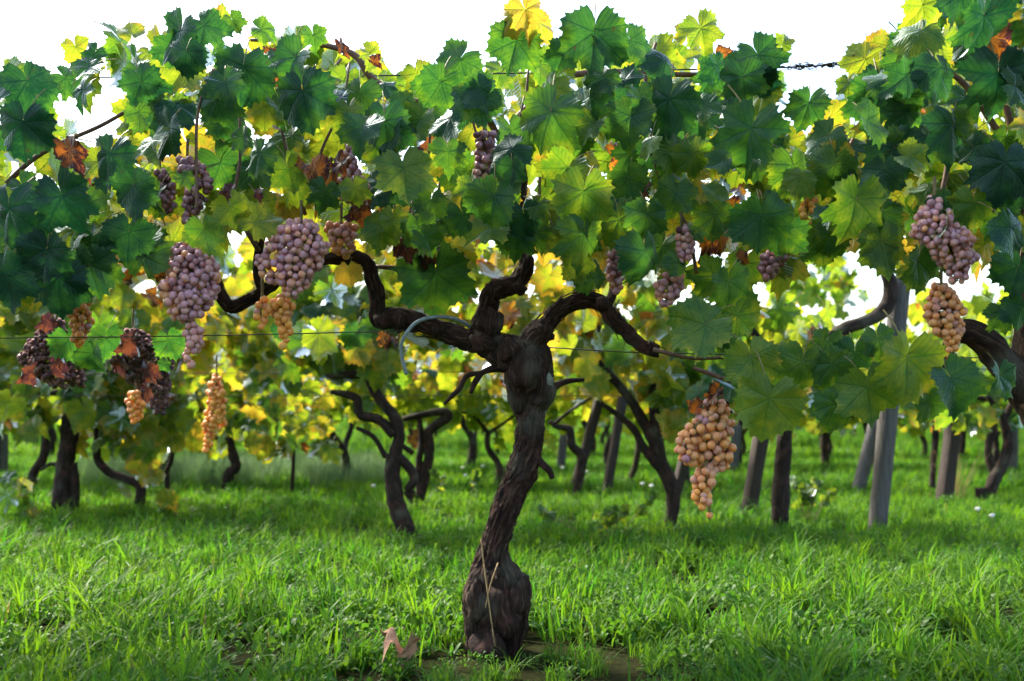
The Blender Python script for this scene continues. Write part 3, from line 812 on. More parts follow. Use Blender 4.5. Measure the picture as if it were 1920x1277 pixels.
# ------------------------------------------------------------------ row 2: vines seen between the near ones
def region(n, x0, x1, y0, y1, Y, tone=0.5, sd=0.13, size=(84, 130), dY=0.16, holes=True, rust=0.025, face=None):
    out = []
    for _ in range(n):
        x, y = random.uniform(x0, x1), random.uniform(y0, y1)
        if holes and in_hole(x, y, 0.8, 10): continue
        yy = Y + random.gauss(0, dY)
        t = random.gauss(tone + .08, sd)
        u = random.random()
        if u < rust: t = random.choice([.90, .92, .95, .97])
        elif u < rust + 0.03: t = .74
        s = random.uniform(*size) / 1000.0
        out.append(rand_leaf(W(x, y, yy), s, float(np.clip(t, .02, .98)), random.choice([-1, -1, 1]), 1.2))
    return out
def vine_px(label, Y, tubes, specs, base, arms=(), **k):
    woods = [("trunk", [tub(t, Y, 18, .012, .2, random.randrange(999), .8) for t in tubes], [])]
    for a in arms:
        woods.append(("arm", [tub(a, Y, 14, .012, .2, random.randrange(999), .8)], []))
    return build_vine(label, W(base[0], base[1], Y), woods, specs, bark=M_BARK_FAR, **k)
G2 = "vines of the second row"
vine_px("upright dark vine trunk split in two at the foot with straw ties", 4.05,
        [[(112,975,30),(118,900,32),(126,840,30),(134,780,32),(142,735,34),(150,690,24)], [(140,972,16),(141,915,17),(136,868,16)]],
        region(150, -80, 230, 575, 800, 4.05, .46, .14, size=(90,150)) + region(90, -120, 240, 420, 600, 4.05, .56, .12, size=(90,150)) + region(14, 0, 60, 900, 985, 3.9, .4, .15, size=(70,110)), (120, 968),
        arms=[[(145,735,16),(80,738,10),(10,745,8),(-60,742,7)], [(112,874,8),(95,870,7),(76,882,5)], [(150,700,16),(230,690,12),(320,700,9)]])
vine_px("small vine leaning far over to the left with a bent trunk", 4.1,
        [[(256,968,18),(264,915,17),(236,898,15),(205,885,15),(182,858,14),(183,815,13),(178,770,10),(182,700,8)]],
        region(140, 150, 345, 620, 850, 4.1, .52, .14, size=(80,130)) + region(100, 200, 480, 420, 640, 4.1, .58, .12, size=(90,150)) + region(12, 235, 330, 850, 960, 4.0, .58, .1, size=(70,120)), (258, 965), arms=[[(185,818,9),(215,812,8),(260,811,8)]])
vine_px("thin forked vine stem beside the leaning small vine", 4.2, [[(316,955,9),(314,920,9),(313,885,9),(322,860,8),(330,800,6),(340,720,5)]],
        region(80, 300, 640, 700, 850, 4.4, .55, .12, size=(70,120)) + region(70, 340, 560, 560, 720, 4.3, .58, .12, size=(90,140)), (316, 952))
vine_px("twisted vine with two crooked bare arms left of the central trunk", 3.35,
        [[(778,1030,34),(760,990,34),(742,940,31),(736,890,27),(736,850,27)]],
        region(100, 540, 745, 520, 700, 3.5, .42, .14, size=(90,150)) + region(60, 740, 960, 540, 650, 3.8, .56, .12) + region(110, 520, 960, 400, 560, 3.7, .62, .1, size=(90,150)), (772, 1015),
        arms=[[(738,860,26),(748,815,22),(738,780,20),(712,748,19),(694,712,18),(685,650,12),(680,600,9)], [(692,704,15),(660,702,15),(612,707,11)], [(740,815,22),(712,788,18),(676,778,17),(668,748,16),(642,738,13),(620,735,8)],
              [(724,858,10),(705,825,9),(690,812,8),(668,802,6)], [(742,850,16),(770,880,17),(776,900,17),(762,920,16)]])
vine_px("slim double stemmed vine curling into loops behind the twisted one", 4.2,
        [[(795,975,22),(778,940,20),(762,918,18)], [(784,944,18),(798,890,18),(806,845,18),(803,812,18),(825,792,18),(840,782,18),(832,772,16),(790,778,12),(755,786,9)]],
        region(46, 740, 980, 640, 740, 4.4, .60, .12, size=(80,120)), (792, 965), arms=[[(787,940,12),(786,870,12),(790,820,11),(785,775,9)], [(775,850,9),(750,830,9),(740,795,8)]])
vine_px("mossy leaning vine with a forked trunk right of the central trunk", 3.5,
        [[(1252,1005,18),(1262,950,24),(1258,910,27),(1240,870,25),(1222,820,21),(1192,765,18),(1160,722,16),(1130,690,15),(1114,660,16),(1124,600,12),(1140,540,9)]],
        region(120, 1060, 1260, 440, 740, 3.5, .56, .13, size=(80,135)) + region(60, 960, 1100, 440, 640, 3.7, .64, .1, size=(80,135)) + region(26, 1225, 1300, 700, 800, 3.5, .6, .08), (1256, 992),
        arms=[[(1242,872,20),(1232,820,20),(1226,760,18),(1230,712,15),(1262,692,13),(1310,694,12),(1365,712,8)], [(1240,880,20),(1206,838,15),(1186,802,13),(1150,772,9),(1120,752,6)], [(1228,740,9),(1300,733,8),(1370,735,6)]])
vine_px("straight shaggy vine trunk left of the weathered round post", 3.5,
        [[(1464,1015,28),(1462,970,34),(1464,920,30),(1468,860,28),(1474,800,28),(1484,755,26),(1508,700,25),(1540,645,25),(1580,618,24),(1630,600,24),(1660,578,25),(1670,545,26),(1662,500,22),(1650,440,18)]],
        region(80, 1250, 1560, 590, 760, 3.5, .44, .13, size=(90,150)) + region(30, 1460, 1640, 380, 490, 3.4, .34, .12), (1464, 1000),
        arms=[[(1486,760,18),(1455,690,16),(1425,642,15),(1406,605,13),(1410,560,10)]])
vine_px("crooked vine with a short stump at its foot near the right edge", 4.5,
        [[(1850,940,20),(1862,905,22),(1880,870,20),(1890,830,18),(1880,785,16),(1850,745,12)], [(1840,938,20),(1838,915,20)]],
        region(110, 1760, 2000, 620, 800, 4.5, .38, .13, size=(80,130)), (1850, 932), arms=[[(1882,790,12),(1905,740,10),(1930,690,8)], [(1850,748,10),(1800,742,8),(1750,735,6)]])
vine_px("thin straight vine stem between the round post and the right edge", 4.9,
        [[(1748,915,11),(1750,870,11),(1754,810,11),(1748,760,9),(1730,730,7)]], region(60, 1660, 1790, 660, 790, 5.0, .45, .13), (1748, 912), parts=60)
vine_px("crooked slim vine with an elbow, just left of the thick left trunk", 5.1,
        [[(64,935,16),(62,890,17),(80,860,16),(86,815,14),(82,760,10)]], region(110, -60, 200, 640, 800, 5.2, .52, .14), (62, 930), parts=80)
vine_px("bent vine with a kinked dark trunk under the orange hanging bunch", 5.3,
        [[(424,922,20),(430,888,20),(442,874,18),(432,832,17),(434,800,15),(445,740,10)]], region(120, 340, 560, 660, 800, 5.3, .56, .13), (425, 918), parts=80,
        arms=[[(436,812,9),(480,790,8),(510,800,6)]])
vine_px("thread thin young vine stem standing alone in the grass", 4.75, [[(546,942,7),(549,890,7),(551,840,7),(552,780,5)]], region(30, 500, 620, 700, 800, 4.9, .58, .1), (546, 938))
vine_px("slim vine bending left with a gnarled elbow right of the central trunk", 5.05,
        [[(1078,935,14),(1087,895,17),(1090,855,18),(1072,835,16),(1068,805,14),(1045,800,9),(1030,790,8)]], region(70, 1020, 1180, 640, 750, 5.2, .62, .12), (1080, 930), parts=70,
        arms=[[(1040,794,7),(1070,770,6),(1110,745,5)]])
vine_px("narrow curved stem behind the mossy leaning vine", 6.0, [[(1180,905,11),(1192,870,11),(1198,830,11),(1200,770,8)]], region(70, 1120, 1290, 670, 770, 6.0, .6, .12), (1180, 900), parts=40)

vine_px("tall far vine filling the lower gap left of the stout round post", 7.4, [[(1548,880,14),(1545,820,13),(1552,760,12),(1540,680,10),(1548,600,8)]],
        region(130, 1440, 1600, 480, 575, 7.4, .46, .12, size=(80,125), holes=False) + region(170, 1440, 1660, 625, 720, 7.4, .48, .12, size=(80,125), holes=False), (1548, 880), parts=0, far=True)
vine_px("tall far vine closing the gap between the round post and right edge", 8.2, [[(1800,872,12),(1805,800,12),(1798,700,9)]],
        region(200, 1770, 1960, 650, 760, 8.2, .44, .12, size=(90,140), holes=False), (1800, 872), parts=0, far=True)

# ------------------------------------------------------------------ far rows: eight kinds of vine copied along the rows
def far_vine_kind(k):
    r_ = random.Random(900 + k)
    g = Geo()
    h = r_.uniform(.36, .5); lean = r_.uniform(-.12, .12); bow = r_.uniform(-.08, .08)
    rad = r_.uniform(.018, .032)
    g.tube([(0,0,-.03),(bow,.01,h*.35),(lean*.5-bow*.6,0,h*.7),(lean,0,h)], [rad*1.25, rad, rad*.85, rad*.9], 9, .05, .22, 50+k)
    for sgn in (-1, 1):
        a = r_.uniform(.2, .45)
        g.tube([(lean,0,h-.02),(lean+sgn*a*.4,r_.uniform(-.06,.06),h+r_.uniform(.03,.2)),(lean+sgn*a,0,h+r_.uniform(.1,.35))], [rad*.7,rad*.5,rad*.35], 7, .05, .2, 60+k)
    trunk_m = g.mesh("trunk", M_BARK_FAR)
    specs = []
    for _ in range(300):
        x = random.gauss(0, .36); z = random.triangular(.36 if random.random() < .7 else .22, 1.04, .62); y = random.gauss(0, .16)
        t = float(np.clip(random.gauss(.61, .08), .1, .74))
        u = random.random()
        if u < .03: t = random.choice([.89, .91, .95])
        specs.append(rand_leaf(np.array([x, y, z]), random.uniform(.08, .135), t, random.choice([-1, 1]), 1.3))
    return trunk_m, join_leaves("foliage", specs, FARL, M_LEAF_FAR, np.zeros(3))
KINDS = [far_vine_kind(k) for k in range(8)]
far_label = {3: "small vine in the third row back under bright yellow-green leaves"}
def far_vine(x, y, kind, rz, sc, label, group, zs=1.0):
    e = empty("grape_vine", (x, y, float(ground_z(x, y))), label, "grape vine", group)
    e.rotation_euler.z = rz; e.scale = (sc, sc, sc * zs)
    t = link("trunk", KINDS[kind][0], e); f = link("foliage", KINDS[kind][1], e)
    f.color = (0, 0, 0, 1); f["kind"] = "stuff"
    return e
PLACES = [(-900, 30, "at the left edge"), (30, 190, "behind the split foot trunk"), (190, 330, "behind the leaning small vine"), (330, 480, "beside the kinked dark vine"), (480, 620, "near the thread thin stem"),
          (620, 760, "left of the twisted bare arms"), (760, 900, "behind the looping double stems"), (900, 1040, "behind the central trunk"), (1040, 1180, "behind the slanted dark posts"), (1180, 1320, "behind the mossy forked vine"),
          (1320, 1480, "behind the dark square post"), (1480, 1620, "left of the stout round post"), (1620, 1780, "right of the stout round post"), (1780, 3000, "at the right edge")]
used = {}
for Y in (5.6, 7.2, 9.0, 10.8, 12.6, 14.6, 16.8, 19.2, 22.0, 25.0, 29.0):
    half = Y * .57 + 1.5
    x = -half + random.uniform(0, .8)
    far = Y > 8
    while x < half:
        yy = Y + random.gauss(0, .12)
        pxx = proj((x, yy, .5))[0]
        zs = random.uniform(.95, 1.10)
        gap = 1500 < pxx < 1830
        if gap: zs *= .80 if Y > 6.5 else 0
        near_base = any(abs(pxx - q) < 45 for q in (62, 430, 1085, 1190, 1750)) and Y < 6
        if not near_base and zs > 0:
            if far: far_vine(x, yy, random.randrange(8), random.choice([0, math.pi]) + random.gauss(0, .2), random.uniform(.92, 1.1), "small distant vine in the rows far behind, thin trunk under yellow-green leaves", "vines of the far rows", zs)
            else:
                pl = next(q[2] for q in PLACES if q[0] <= pxx < q[1]); row = "third" if Y < 6 else "fourth"
                used[(row, pl)] = used.get((row, pl), 0) + 1
                if used[(row, pl)] > 1: pl += ", farther to the right"
                far_vine(x, yy, random.randrange(8), random.choice([0, math.pi]) + random.gauss(0, .2), random.uniform(.95, 1.1), "%s row vine with thin dark trunk %s" % (row, pl), "vines of the middle rows", zs)
        x += random.uniform(.85, 1.15) * (1.0 if Y < 8 else .78 if Y < 12 else 1.1)

# ------------------------------------------------------------------ posts
def round_post(label, bx, by, tx_, ty_, w0, w1, Y, mat, group=None, dark_base=False):
    base = W(bx, by, Y); top = W(tx_, ty_, Y)
    g = Geo(); r0, r1 = S(w0, Y) / 2, S(w1, Y) / 2
    d = (top - base) / np.linalg.norm(top - base)
    g.tube([base - d * .06, base, base * .5 + top * .5, top, top + d * .006], [r0, r0, (r0 + r1) / 2, r1, r1 * .8], 20, .05, .06, random.randrange(999), 0, ridge=5)
    o = link("vineyard_post", g.mesh("vineyard_post", mat, base), None, Vector(base.tolist()))
    return set_props(o, label, "post", group)
def square_post(label, bx, by, tx_, ty_, w, Y, mat, group=None):
    base = W(bx, by, Y); top = W(tx_, ty_, Y); h = S(w, Y) / 2
    d = (top - base); L = np.linalg.norm(d); d /= L
    x = np.array([1., .35, 0]); x -= d * x.dot(d); x /= np.linalg.norm(x); y = np.cross(d, x)
    c = h * .22; prof = [(-h+c,-h),(h-c,-h),(h,-h+c),(h,h-c),(h-c,h),(-h+c,h),(-h,h-c),(-h,-h+c)]
    rows = []
    n = 9
    for i in range(n):
        s = -.06 + (L + .06) * i / (n - 1); k = 1 + random.uniform(-.05, .05)
        off = x * random.gauss(0, h * .06)
        rows.append([base + d * s + off + x * a * k + y * b * k for a, b in prof])
    v = np.array(rows).reshape(-1, 3); idx = np.arange(n * 8).reshape(n, 8); nx = np.roll(idx, -1, 1)
    q = np.stack([idx[:-1], nx[:-1], nx[1:], idx[1:]], -1).reshape(-1, 4)
    v = np.vstack([v, base - d * .06, top + d * .004]); t = [[n*8+1, idx[-1][k], nx[-1][k]] for k in range(8)] + [[n*8, nx[0][k], idx[0][k]] for k in range(8)]
    o = link("vineyard_post", mesh_np("vineyard_post", v - base, [q, np.array(t)], mat, None, None, False), None, Vector(base.tolist()))
    return set_props(o, label, "post", group)
round_post("stout weathered grey round post standing right of the shaggy vine", 1645, 992, 1688, 535, 33, 36, 3.55, M_WOOD)
round_post("shorter pale round post just left of and behind the stout one", 1610, 916, 1642, 790, 24, 24, 5.0, M_WOOD)
square_post("dark square post leaning right, beside the straight shaggy vine", 1402, 968, 1470, 570, 23, 4.05, M_WOODD)
square_post("dark leaning post behind the mossy forked vine", 1262, 940, 1312, 760, 18, 4.2, M_WOODD)
square_post("slanted dark post above the slim elbow vine", 1082, 900, 1128, 735, 16, 5.6, M_WOODD)
square_post("slanted dark post with upright foot left of the mossy vine", 1136, 928, 1168, 745, 15, 5.1, M_WOODD)
round_post("slender grey post directly right of the central trunk", 1050, 890, 1068, 712, 16, 16, 6.7, M_WOOD)
round_post("pale grey post behind the orange hanging bunch", 1374, 884, 1382, 800, 18, 18, 6.9, M_WOOD)
round_post("grey post cut off by the left edge", 2, 896, 2, 800, 24, 24, 6.2, M_WOOD)
round_post("faint grey post in the far left rows", 194, 852, 196, 790, 17, 17, 8.6, M_WOOD)
round_post("grey post in the rows near the right edge", 1897, 880, 1899, 780, 20, 20, 6.8, M_WOOD)
square_post("broad black post left of the stumpy vine at right", 1770, 946, 1800, 690, 24, 4.55, M_WOODD)

# ------------------------------------------------------------------ wires
def wire(label, pts, Y, r, name="trellis_wire"):
    P = [W(p[0], p[1], Y + (p[2] if len(p) > 2 else 0)) for p in pts]
    g = Geo(); g.tube(P, [r] * len(P), 6, .1)
    o = link(name, g.mesh(name, M_WIRE)); return set_props(o, label, "wire", None)
wire("thin trellis wire running in front of the hanging bunches to the centre vine", [(-700,642),(0,634),(350,630),(700,622),(800,618,.04)], 1.76, .0011)
wire("trellis wire running right from the centre vine head behind the curved arm", [(1010,650,.04),(1130,658),(1240,662),(1600,668),(2300,676)], 1.86, .0012)
tw = wire("topmost trellis wire with dry tendrils crossing the open sky gap", [(-700,150),(0,146),(700,142),(1200,132),(1460,127),(1580,121),(1900,112),(2500,95)], 1.86, .0016)
g = Geo()
for k in range(26):
    x0 = random.uniform(1458, 1588); y0 = 127 - (x0 - 1460) * .05
    a = random.uniform(0, 6.28); pts = []
    R0 = random.uniform(3, 9)
    for j in range(7):
        th = a + j * random.uniform(.6, 1.1); rr = R0 * (.3 + .16 * j)
        pts.append(W(x0 + rr * math.cos(th) + j * random.uniform(-1, 2), y0 + rr * math.sin(th) * .8, 1.86 + .004 * math.sin(th)))
    g.tube(pts, [.0014, .0014, .0012, .001, .001, .0008, .0006], 5, .01)
t_ = link("tendrils", g.mesh("tendrils", M_WIRE), tw); t_["kind"] = "stuff"
wire("lower wire of the second row crossing behind the central trunk", [(-400,702),(400,700),(960,697),(1500,694),(2300,690)], 3.6, .0013)
wire("lowest wire of the second row below the looped hose", [(-400,740),(300,742),(960,742),(1600,744),(2300,746)], 3.7, .0013)
wire("upper wire of the second row behind the main foliage", [(-400,470),(960,450),(1480,450),(2300,440)], 3.6, .0013)

# ------------------------------------------------------------------ grey hose tie on the left arm
P = [W(*p) for p in [(762,702,1.76),(754,672,1.75),(752,648,1.745),(760,628,1.74),(772,612,1.745),(790,600,1.75),(820,594,1.76),(850,597,1.775),(872,606,1.79),(888,618,1.81)]]
g = Geo(); g.tube(P, [.0034] * len(P), 10, .006)
set_props(link("plastic_hose", g.mesh("plastic_hose", M_TUBE)), "grey plastic hose looped over the left arm of the central vine", "hose")

# ------------------------------------------------------------------ grape bunches
import bmesh
def ico(name, sub, sq=0.0, seed=0):
    bm = bmesh.new(); bmesh.ops.create_icosphere(bm, subdivisions=sub, radius=.5)
    r_ = random.Random(seed)
    for v in bm.verts:
        k = 1 + (r_.uniform(-sq, sq)); v.co *= k; v.co.z *= 1.07
    me = bpy.data.meshes.new(name); bm.to_mesh(me); bm.free()
    me.materials.append(M_BERRY)
    me.polygons.foreach_set("use_smooth", np.ones(len(me.polygons), dtype=bool)); return me
BERRY = ico("berry", 3); RAISIN = [ico("raisin%d" % i, 3, .09, i) for i in range(3)]
def bunch(label, prof, Y, bpx, tone, tone_edge=None, stalk=40, dens=1.0, raisin=False, group="grape bunches on the nearest row", depth=.8, wings=()):
    """prof: [(px, py, halfwidth_px)] down the axis; wings: further such axes for shoulders and tails."""
    top = W(prof[0][0], prof[0][1] - stalk, Y)
    root = empty("grape_bunch", top, label, "grape bunch", group)
    placed = []; d0 = S(bpx, Y); axes = []; PA = np.zeros((900, 3)); DA = np.zeros(900)
    g = Geo()
    y00 = prof[0][1]; y11 = max(q[-1][1] for q in (prof, *wings))
    for wi, pf in enumerate((prof, *wings)):
        ys = np.array([p[1] for p in pf], float); xs = np.array([p[0] for p in pf], float); ws = np.array([p[2] for p in pf], float)
        dy = 0 if wi == 0 else random.uniform(-.02, .004)
        axis = np.array([W(np.interp(y, ys, xs), y, Y + dy) for y in np.linspace(ys[0], ys[-1], 40)])
        ph = random.uniform(0, 6)
        for k in range(int(2400 * dens * (1 if wi == 0 else .5))):
            y = random.uniform(ys[0], ys[-1]); w = np.interp(y, ys, ws)
            a = random.uniform(0, 2 * math.pi)
            w *= 1 + .16 * math.sin(y * .11 + ph) * math.cos(a * 2 + y * .05)
            q = math.sqrt(random.uniform(.3, 1.0)) * max(0, w - bpx * .40)
            x = np.interp(y, ys, xs) + math.cos(a) * q
            p = W(x, y, Y + dy) + np.array([0, math.sin(a) * S(q, Y) * depth, 0])
            if p[1] > Y + dy + .25 * S(w, Y) + .006: continue                 # the hidden back carries few berries
            dd = d0 * random.choice([random.uniform(.9, 1.1), random.uniform(.9, 1.08), random.uniform(.68, .9)])
            if not placed or np.all(np.sum((PA[:len(placed)] - p) ** 2, 1) > (.5 * (dd + DA[:len(placed)]) * .82) ** 2):
                PA[len(placed)] = p; DA[len(placed)] = dd
                e = (np.interp(y, ys, xs) - x) / max(w, 1)
                low = (y - y00) / (y11 - y00)
                t = tone + random.gauss(0, .06) + (.10 if random.random() < .12 else 0) - (.16 if random.random() < .05 else 0)
                if tone_edge is not None: t += (tone_edge - tone) * min(1, max(0, 1.1 * low + .45 * e - .35))
                placed.append((p, dd, t, wi))
        axes.append(axis)
        st = [top if wi == 0 else axes[0][4], axis[0]] + list(axis[8::8]) + [axis[-1]]
        g.tube(st, list(np.linspace(.0028, .0011, len(st))), 6, .01)
    for p, dd, t, wi in placed:
        ax = axes[wi]; i = max(0, int(np.argmin(np.sum((ax - p) ** 2, 1))) - 3)
        g.tube([ax[i], p * .5 + ax[i] * .5 + np.array([0, 0, .004]), p], [.0011, .0009, .0009], 4, .02, cap=False)
    link("stem", g.mesh("stem", M_STEM, top), root)
    for p, dd, t, wi in placed:
        b = bpy.data.objects.new("berry", random.choice(RAISIN) if raisin else BERRY)
        COL.objects.link(b); b.parent = root
        b.location = Vector((p - top).tolist())
        b.rotation_euler = (random.uniform(0, 6), random.uniform(0, 6), random.uniform(0, 6)) if raisin else (random.gauss(0, .4), random.gauss(0, .4), 0)
        b.scale = (dd, dd * random.uniform(.94, 1), dd * random.uniform(.96, 1.06)); b.color = (float(np.clip(t, .01, .99)), random.random(), 0, 1)
    return root
bunch("plump mauve bunch with an orange dangling tail left of the bent arm", [(352,452,18),(350,472,36),(364,500,48),(360,535,56),(356,562,54),(352,585,42),(345,602,22)], 1.60, 15.5, .42, .62, dens=1.5,
      wings=[[(340,470,14),(332,490,20),(340,510,16)], [(358,600,12),(362,625,20),(366,645,20),(360,660,14)], [(350,664,10),(356,680,14),(352,692,8)], [(388,480,18),(394,505,18),(390,525,14)]])
bunch("broad pinkish bunch above the bent arm with orange berries on its left", [(565,416,26),(560,436,50),(566,462,54),(560,490,46),(552,515,40),(548,540,30),(545,556,16)], 1.62, 15.5, .47, .54, dens=1.5,
      wings=[[(530,430,20),(524,450,26),(515,470,22)], [(500,470,12),(492,490,18),(498,510,20),(512,530,14)]])
bunch("small orange tail bunch below the broad pinkish one", [(530,556,12),(525,575,32),(530,600,18),(536,625,16),(532,650,9)], 1.68, 15.5, .78, .85, dens=.7)
bunch("few orange berries dangling at the left of the tail bunch", [(492,560,10),(488,590,18),(492,612,8)], 1.68, 15.5, .8, .85, dens=.4)
bunch("long orange pink bunch hanging under a rust brown leaf, right of centre", [(1338,752,18),(1336,775,34),(1338,800,42),(1330,830,48),(1332,858,44),(1334,884,26)], 1.52, 16, .62, .80, dens=1.3,
      wings=[[(1308,795,22),(1294,818,30),(1286,845,26),(1290,868,18)], [(1322,880,20),(1322,898,25),(1317,915,23)], [(1313,915,18),(1316,935,25),(1320,950,18)], [(1330,960,6),(1331,972,9)]])
bunch("pink bunch high on the right beneath a reddish cane", [(1752,372,14),(1750,395,30),(1752,420,44),(1772,450,56),(1790,480,44),(1798,505,28),(1795,528,14)], 1.42, 15.5, .47, .52, dens=1.3)
bunch("amber bunch below the pink one beside the right edge vine", [(1765,535,18),(1768,560,34),(1772,590,38),(1778,615,32),(1785,640,18),(1780,668,10)], 1.5, 15, .60, .72, dens=1.1)
bunch("brownish pink bunch high left of centre among sunlit leaves", [(655,268,14),(652,295,20),(655,325,26),(660,350,36),(655,375,28)], 1.66, 15.5, .42, .5, dens=.9)
bunch("dusky small bunch under the top leaves at centre", [(908,250,20),(910,275,28),(908,300,26),(906,325,20),(906,340,10)], 1.62, 15.5, .26, .50, dens=.8)
bunch("narrow pink bunch between big leaves right of the centre arm", [(1278,425,12),(1282,445,22),(1284,470,22),(1282,492,10)], 1.6, 15, .42, .46, dens=.6)
bunch("loose pink bunch above the end of the curved right arm", [(1262,515,18),(1255,535,32),(1250,560,24),(1245,572,12)], 1.64, 15, .42, .55, dens=.7)
bunch("few amber berries lit from behind near the right sky gap", [(1528,345,8),(1520,370,14),(1512,400,20),(1516,420,10)], 1.58, 15, .80, .85, dens=.4)
bunch("purple brown bunch beside a red leaf on the right", [(1470,450,14),(1455,478,26),(1442,505,28),(1438,522,14)], 1.62, 14.5, .26, .36, dens=.7)
bunch("orange brown bunch hanging above the thick left trunk", [(150,560,18),(152,590,24),(150,620,22),(148,645,14)], 1.95, 15, .66, .8, dens=.8)
bunch("amber brown bunch with a dried orange leaf right of the broad pinkish one", [(640,420,26),(642,440,34),(640,462,28),(648,480,14)], 1.75, 15, .55, .7, dens=.8)
bunch("dusky purple bunch in shade behind a thin hanging cane", [(352,300,20),(365,325,38),(372,350,32),(366,380,22),(350,420,14)], 1.68, 15.5, .24, .30, dens=1.0)
bunch("shaded brown bunch behind the leaf left of the hanging cane", [(300,320,14),(310,350,22),(318,380,20),(315,400,10)], 1.7, 15, .22, .30, dens=.6)
bunch("shrivelled raisin black bunch with brown leaves under the mauve bunch", [(250,620,26),(262,650,50),(268,685,56),(280,715,44),(298,745,24),(300,775,12)], 2.3, 10, .08, .16, dens=.9, raisin=True, wings=[[(225,640,14),(222,670,22),(228,700,12)], [(300,640,12),(308,680,18),(304,720,10)]])
bunch("dried black bunch left of the thick left trunk top", [(105,600,18),(95,640,36),(92,675,46),(110,705,50),(130,725,30)], 2.4, 10, .07, .16, dens=.8, raisin=True, wings=[[(60,640,12),(52,675,20),(60,705,10)], [(140,650,12),(146,690,18)]])
bunch("slim orange bunch hanging from the second row at left", [(406,705,10),(405,735,22),(408,765,22),(402,795,22),(392,820,12),(388,850,7)], 3.0, 11.5, .78, .86, dens=1.1, group="grape bunches on the second row")
bunch("small orange bunch beside the shrivelled black one", [(255,735,14),(256,755,20),(258,775,17),(256,790,9)], 2.9, 11.5, .76, .84, dens=.6, group="grape bunches on the second row")
bunch("dark pink berries beside the middle arm at centre", [(1012,372,8),(1020,395,14),(1032,425,18),(1040,450,12)], 1.72, 15, .30, .42, dens=.5)
bunch("blackened dried bunch left of the middle arm", [(775,430,12),(785,455,26),(792,480,28),(785,498,14)], 1.74, 13, .05, .08, dens=.8, raisin=True)
bunch("shaded greenish bunch beside the curved right arm", [(1150,470,14),(1152,500,22),(1156,530,18),(1158,548,9)], 1.7, 15, .34, .5, dens=.6)

# ------------------------------------------------------------------ grass (stuff): clumps scattered with geometry nodes
def blade(L, w, bend, seg, seedv, fold=.25):
    s = np.linspace(0, 1, seg + 1)
    z = L * s * (1 - .35 * bend * s ** 2); x = L * bend * s ** 2 * .9
    z = z - L * max(0, bend - .75) * s ** 3 * .9
    wd = w * (1 - s ** 2.2) ** .8 * (.55 + .45 * np.minimum(1, s * 4)) + w * .02
    v = np.concatenate([np.stack([x, -wd / 2, z + wd * fold], -1), np.stack([x, wd / 2, z + wd * fold], -1)])
    n = seg + 1; k = np.arange(seg)
    return v, np.stack([k, k + 1, n + k + 1, n + k], -1)
def wleaf(L, w, bend, seg=6):
    s = np.linspace(0, 1, seg + 1)
    z = L * (s * (1 - .3 * bend) - bend * .55 * s ** 3); x = L * s * (.35 + .5 * bend)
    wd = w * np.sin(np.pi * np.clip(s * .9 + .08, 0, 1)) ** .8 * (1 + .15 * np.sin(s * 18))
    wd[-1] = w * .03
    n = seg + 1; k = np.arange(seg)
    v = np.concatenate([np.stack([x, -wd / 2, z + wd * .22], -1), np.stack([x, 0 * x, z], -1), np.stack([x, wd / 2, z + wd * .22], -1)])
    return v, np.vstack([np.stack([k, k + 1, n + k + 1, n + k], -1), np.stack([n + k, n + k + 1, 2 * n + k + 1, 2 * n + k], -1)])
def clump(name, items, mat):
    V, Q, TC = [], [], []; n = 0
    for v, q, rz, ox, oy, tcv in items:
        c, s = math.cos(rz), math.sin(rz)
        M = np.array([[c, -s, 0], [s, c, 0], [0, 0, 1]])
        V.append(v @ M.T + np.array([ox, oy, -.004])); Q.append(q + n); n += len(v)
        TC.append(np.tile([tcv, 0], (len(v), 1)))
    me = mesh_np(name, np.vstack(V), np.vstack(Q), mat, None, np.vstack(TC))
    return bpy.data.objects.new(name, me)
src = bpy.data.collections.new("grass_sources")
def U(a, b): return random.uniform(a, b)
for i in range(6):      # 0-5 medium tufts
    it = []
    for _ in range(42):
        a = U(0, 6.28); rr = .045 * math.sqrt(random.random())
        v, q = blade(U(.04, .10), U(.0032, .0072), U(.1, 1.05), 4, 0)
        it.append((v, q, U(0, 6.28), rr * math.cos(a), rr * math.sin(a), random.random()))
    src.objects.link(clump("tuft_a%d" % i, it, M_GRASS))
for i in range(3):      # 6-8 long arching tufts
    it = []
    for _ in range(26):
        a = U(0, 6.28); rr = .03 * math.sqrt(random.random())
        v, q = blade(U(.09, .18), U(.003, .006), U(.45, 1.15), 6, 0)
        it.append((v, q, U(0, 6.28), rr * math.cos(a), rr * math.sin(a), random.random()))
    src.objects.link(clump("tuft_b%d" % i, it, M_GRASS))
for i in range(4):      # 9-12 broad-leaved rosettes
    it = []
    for k in range(random.randint(6, 10)):
        v, q = wleaf(U(.04, .085), U(.009, .018), U(.2, 1.0))
        it.append((v, q, U(0, 6.28), U(-.008, .008), U(-.008, .008), random.random() * .95))
    src.objects.link(clump("tuft_c%d" % i, it, M_WEED))
for i in range(3):      # 13-15 low small-leaved herbs
    it = []
    for k in range(46):
        a = U(0, 6.28); rr = .05 * math.sqrt(random.random())
        v, q = wleaf(U(.012, .022), U(.008, .014), U(.2, .9), 3)
        v = v + np.array([0, 0, U(.01, .05)])
        it.append((v, q, U(0, 6.28), rr * math.cos(a), rr * math.sin(a), random.random() * .95))
    src.objects.link(clump("tuft_d%d" % i, it, M_WEED))
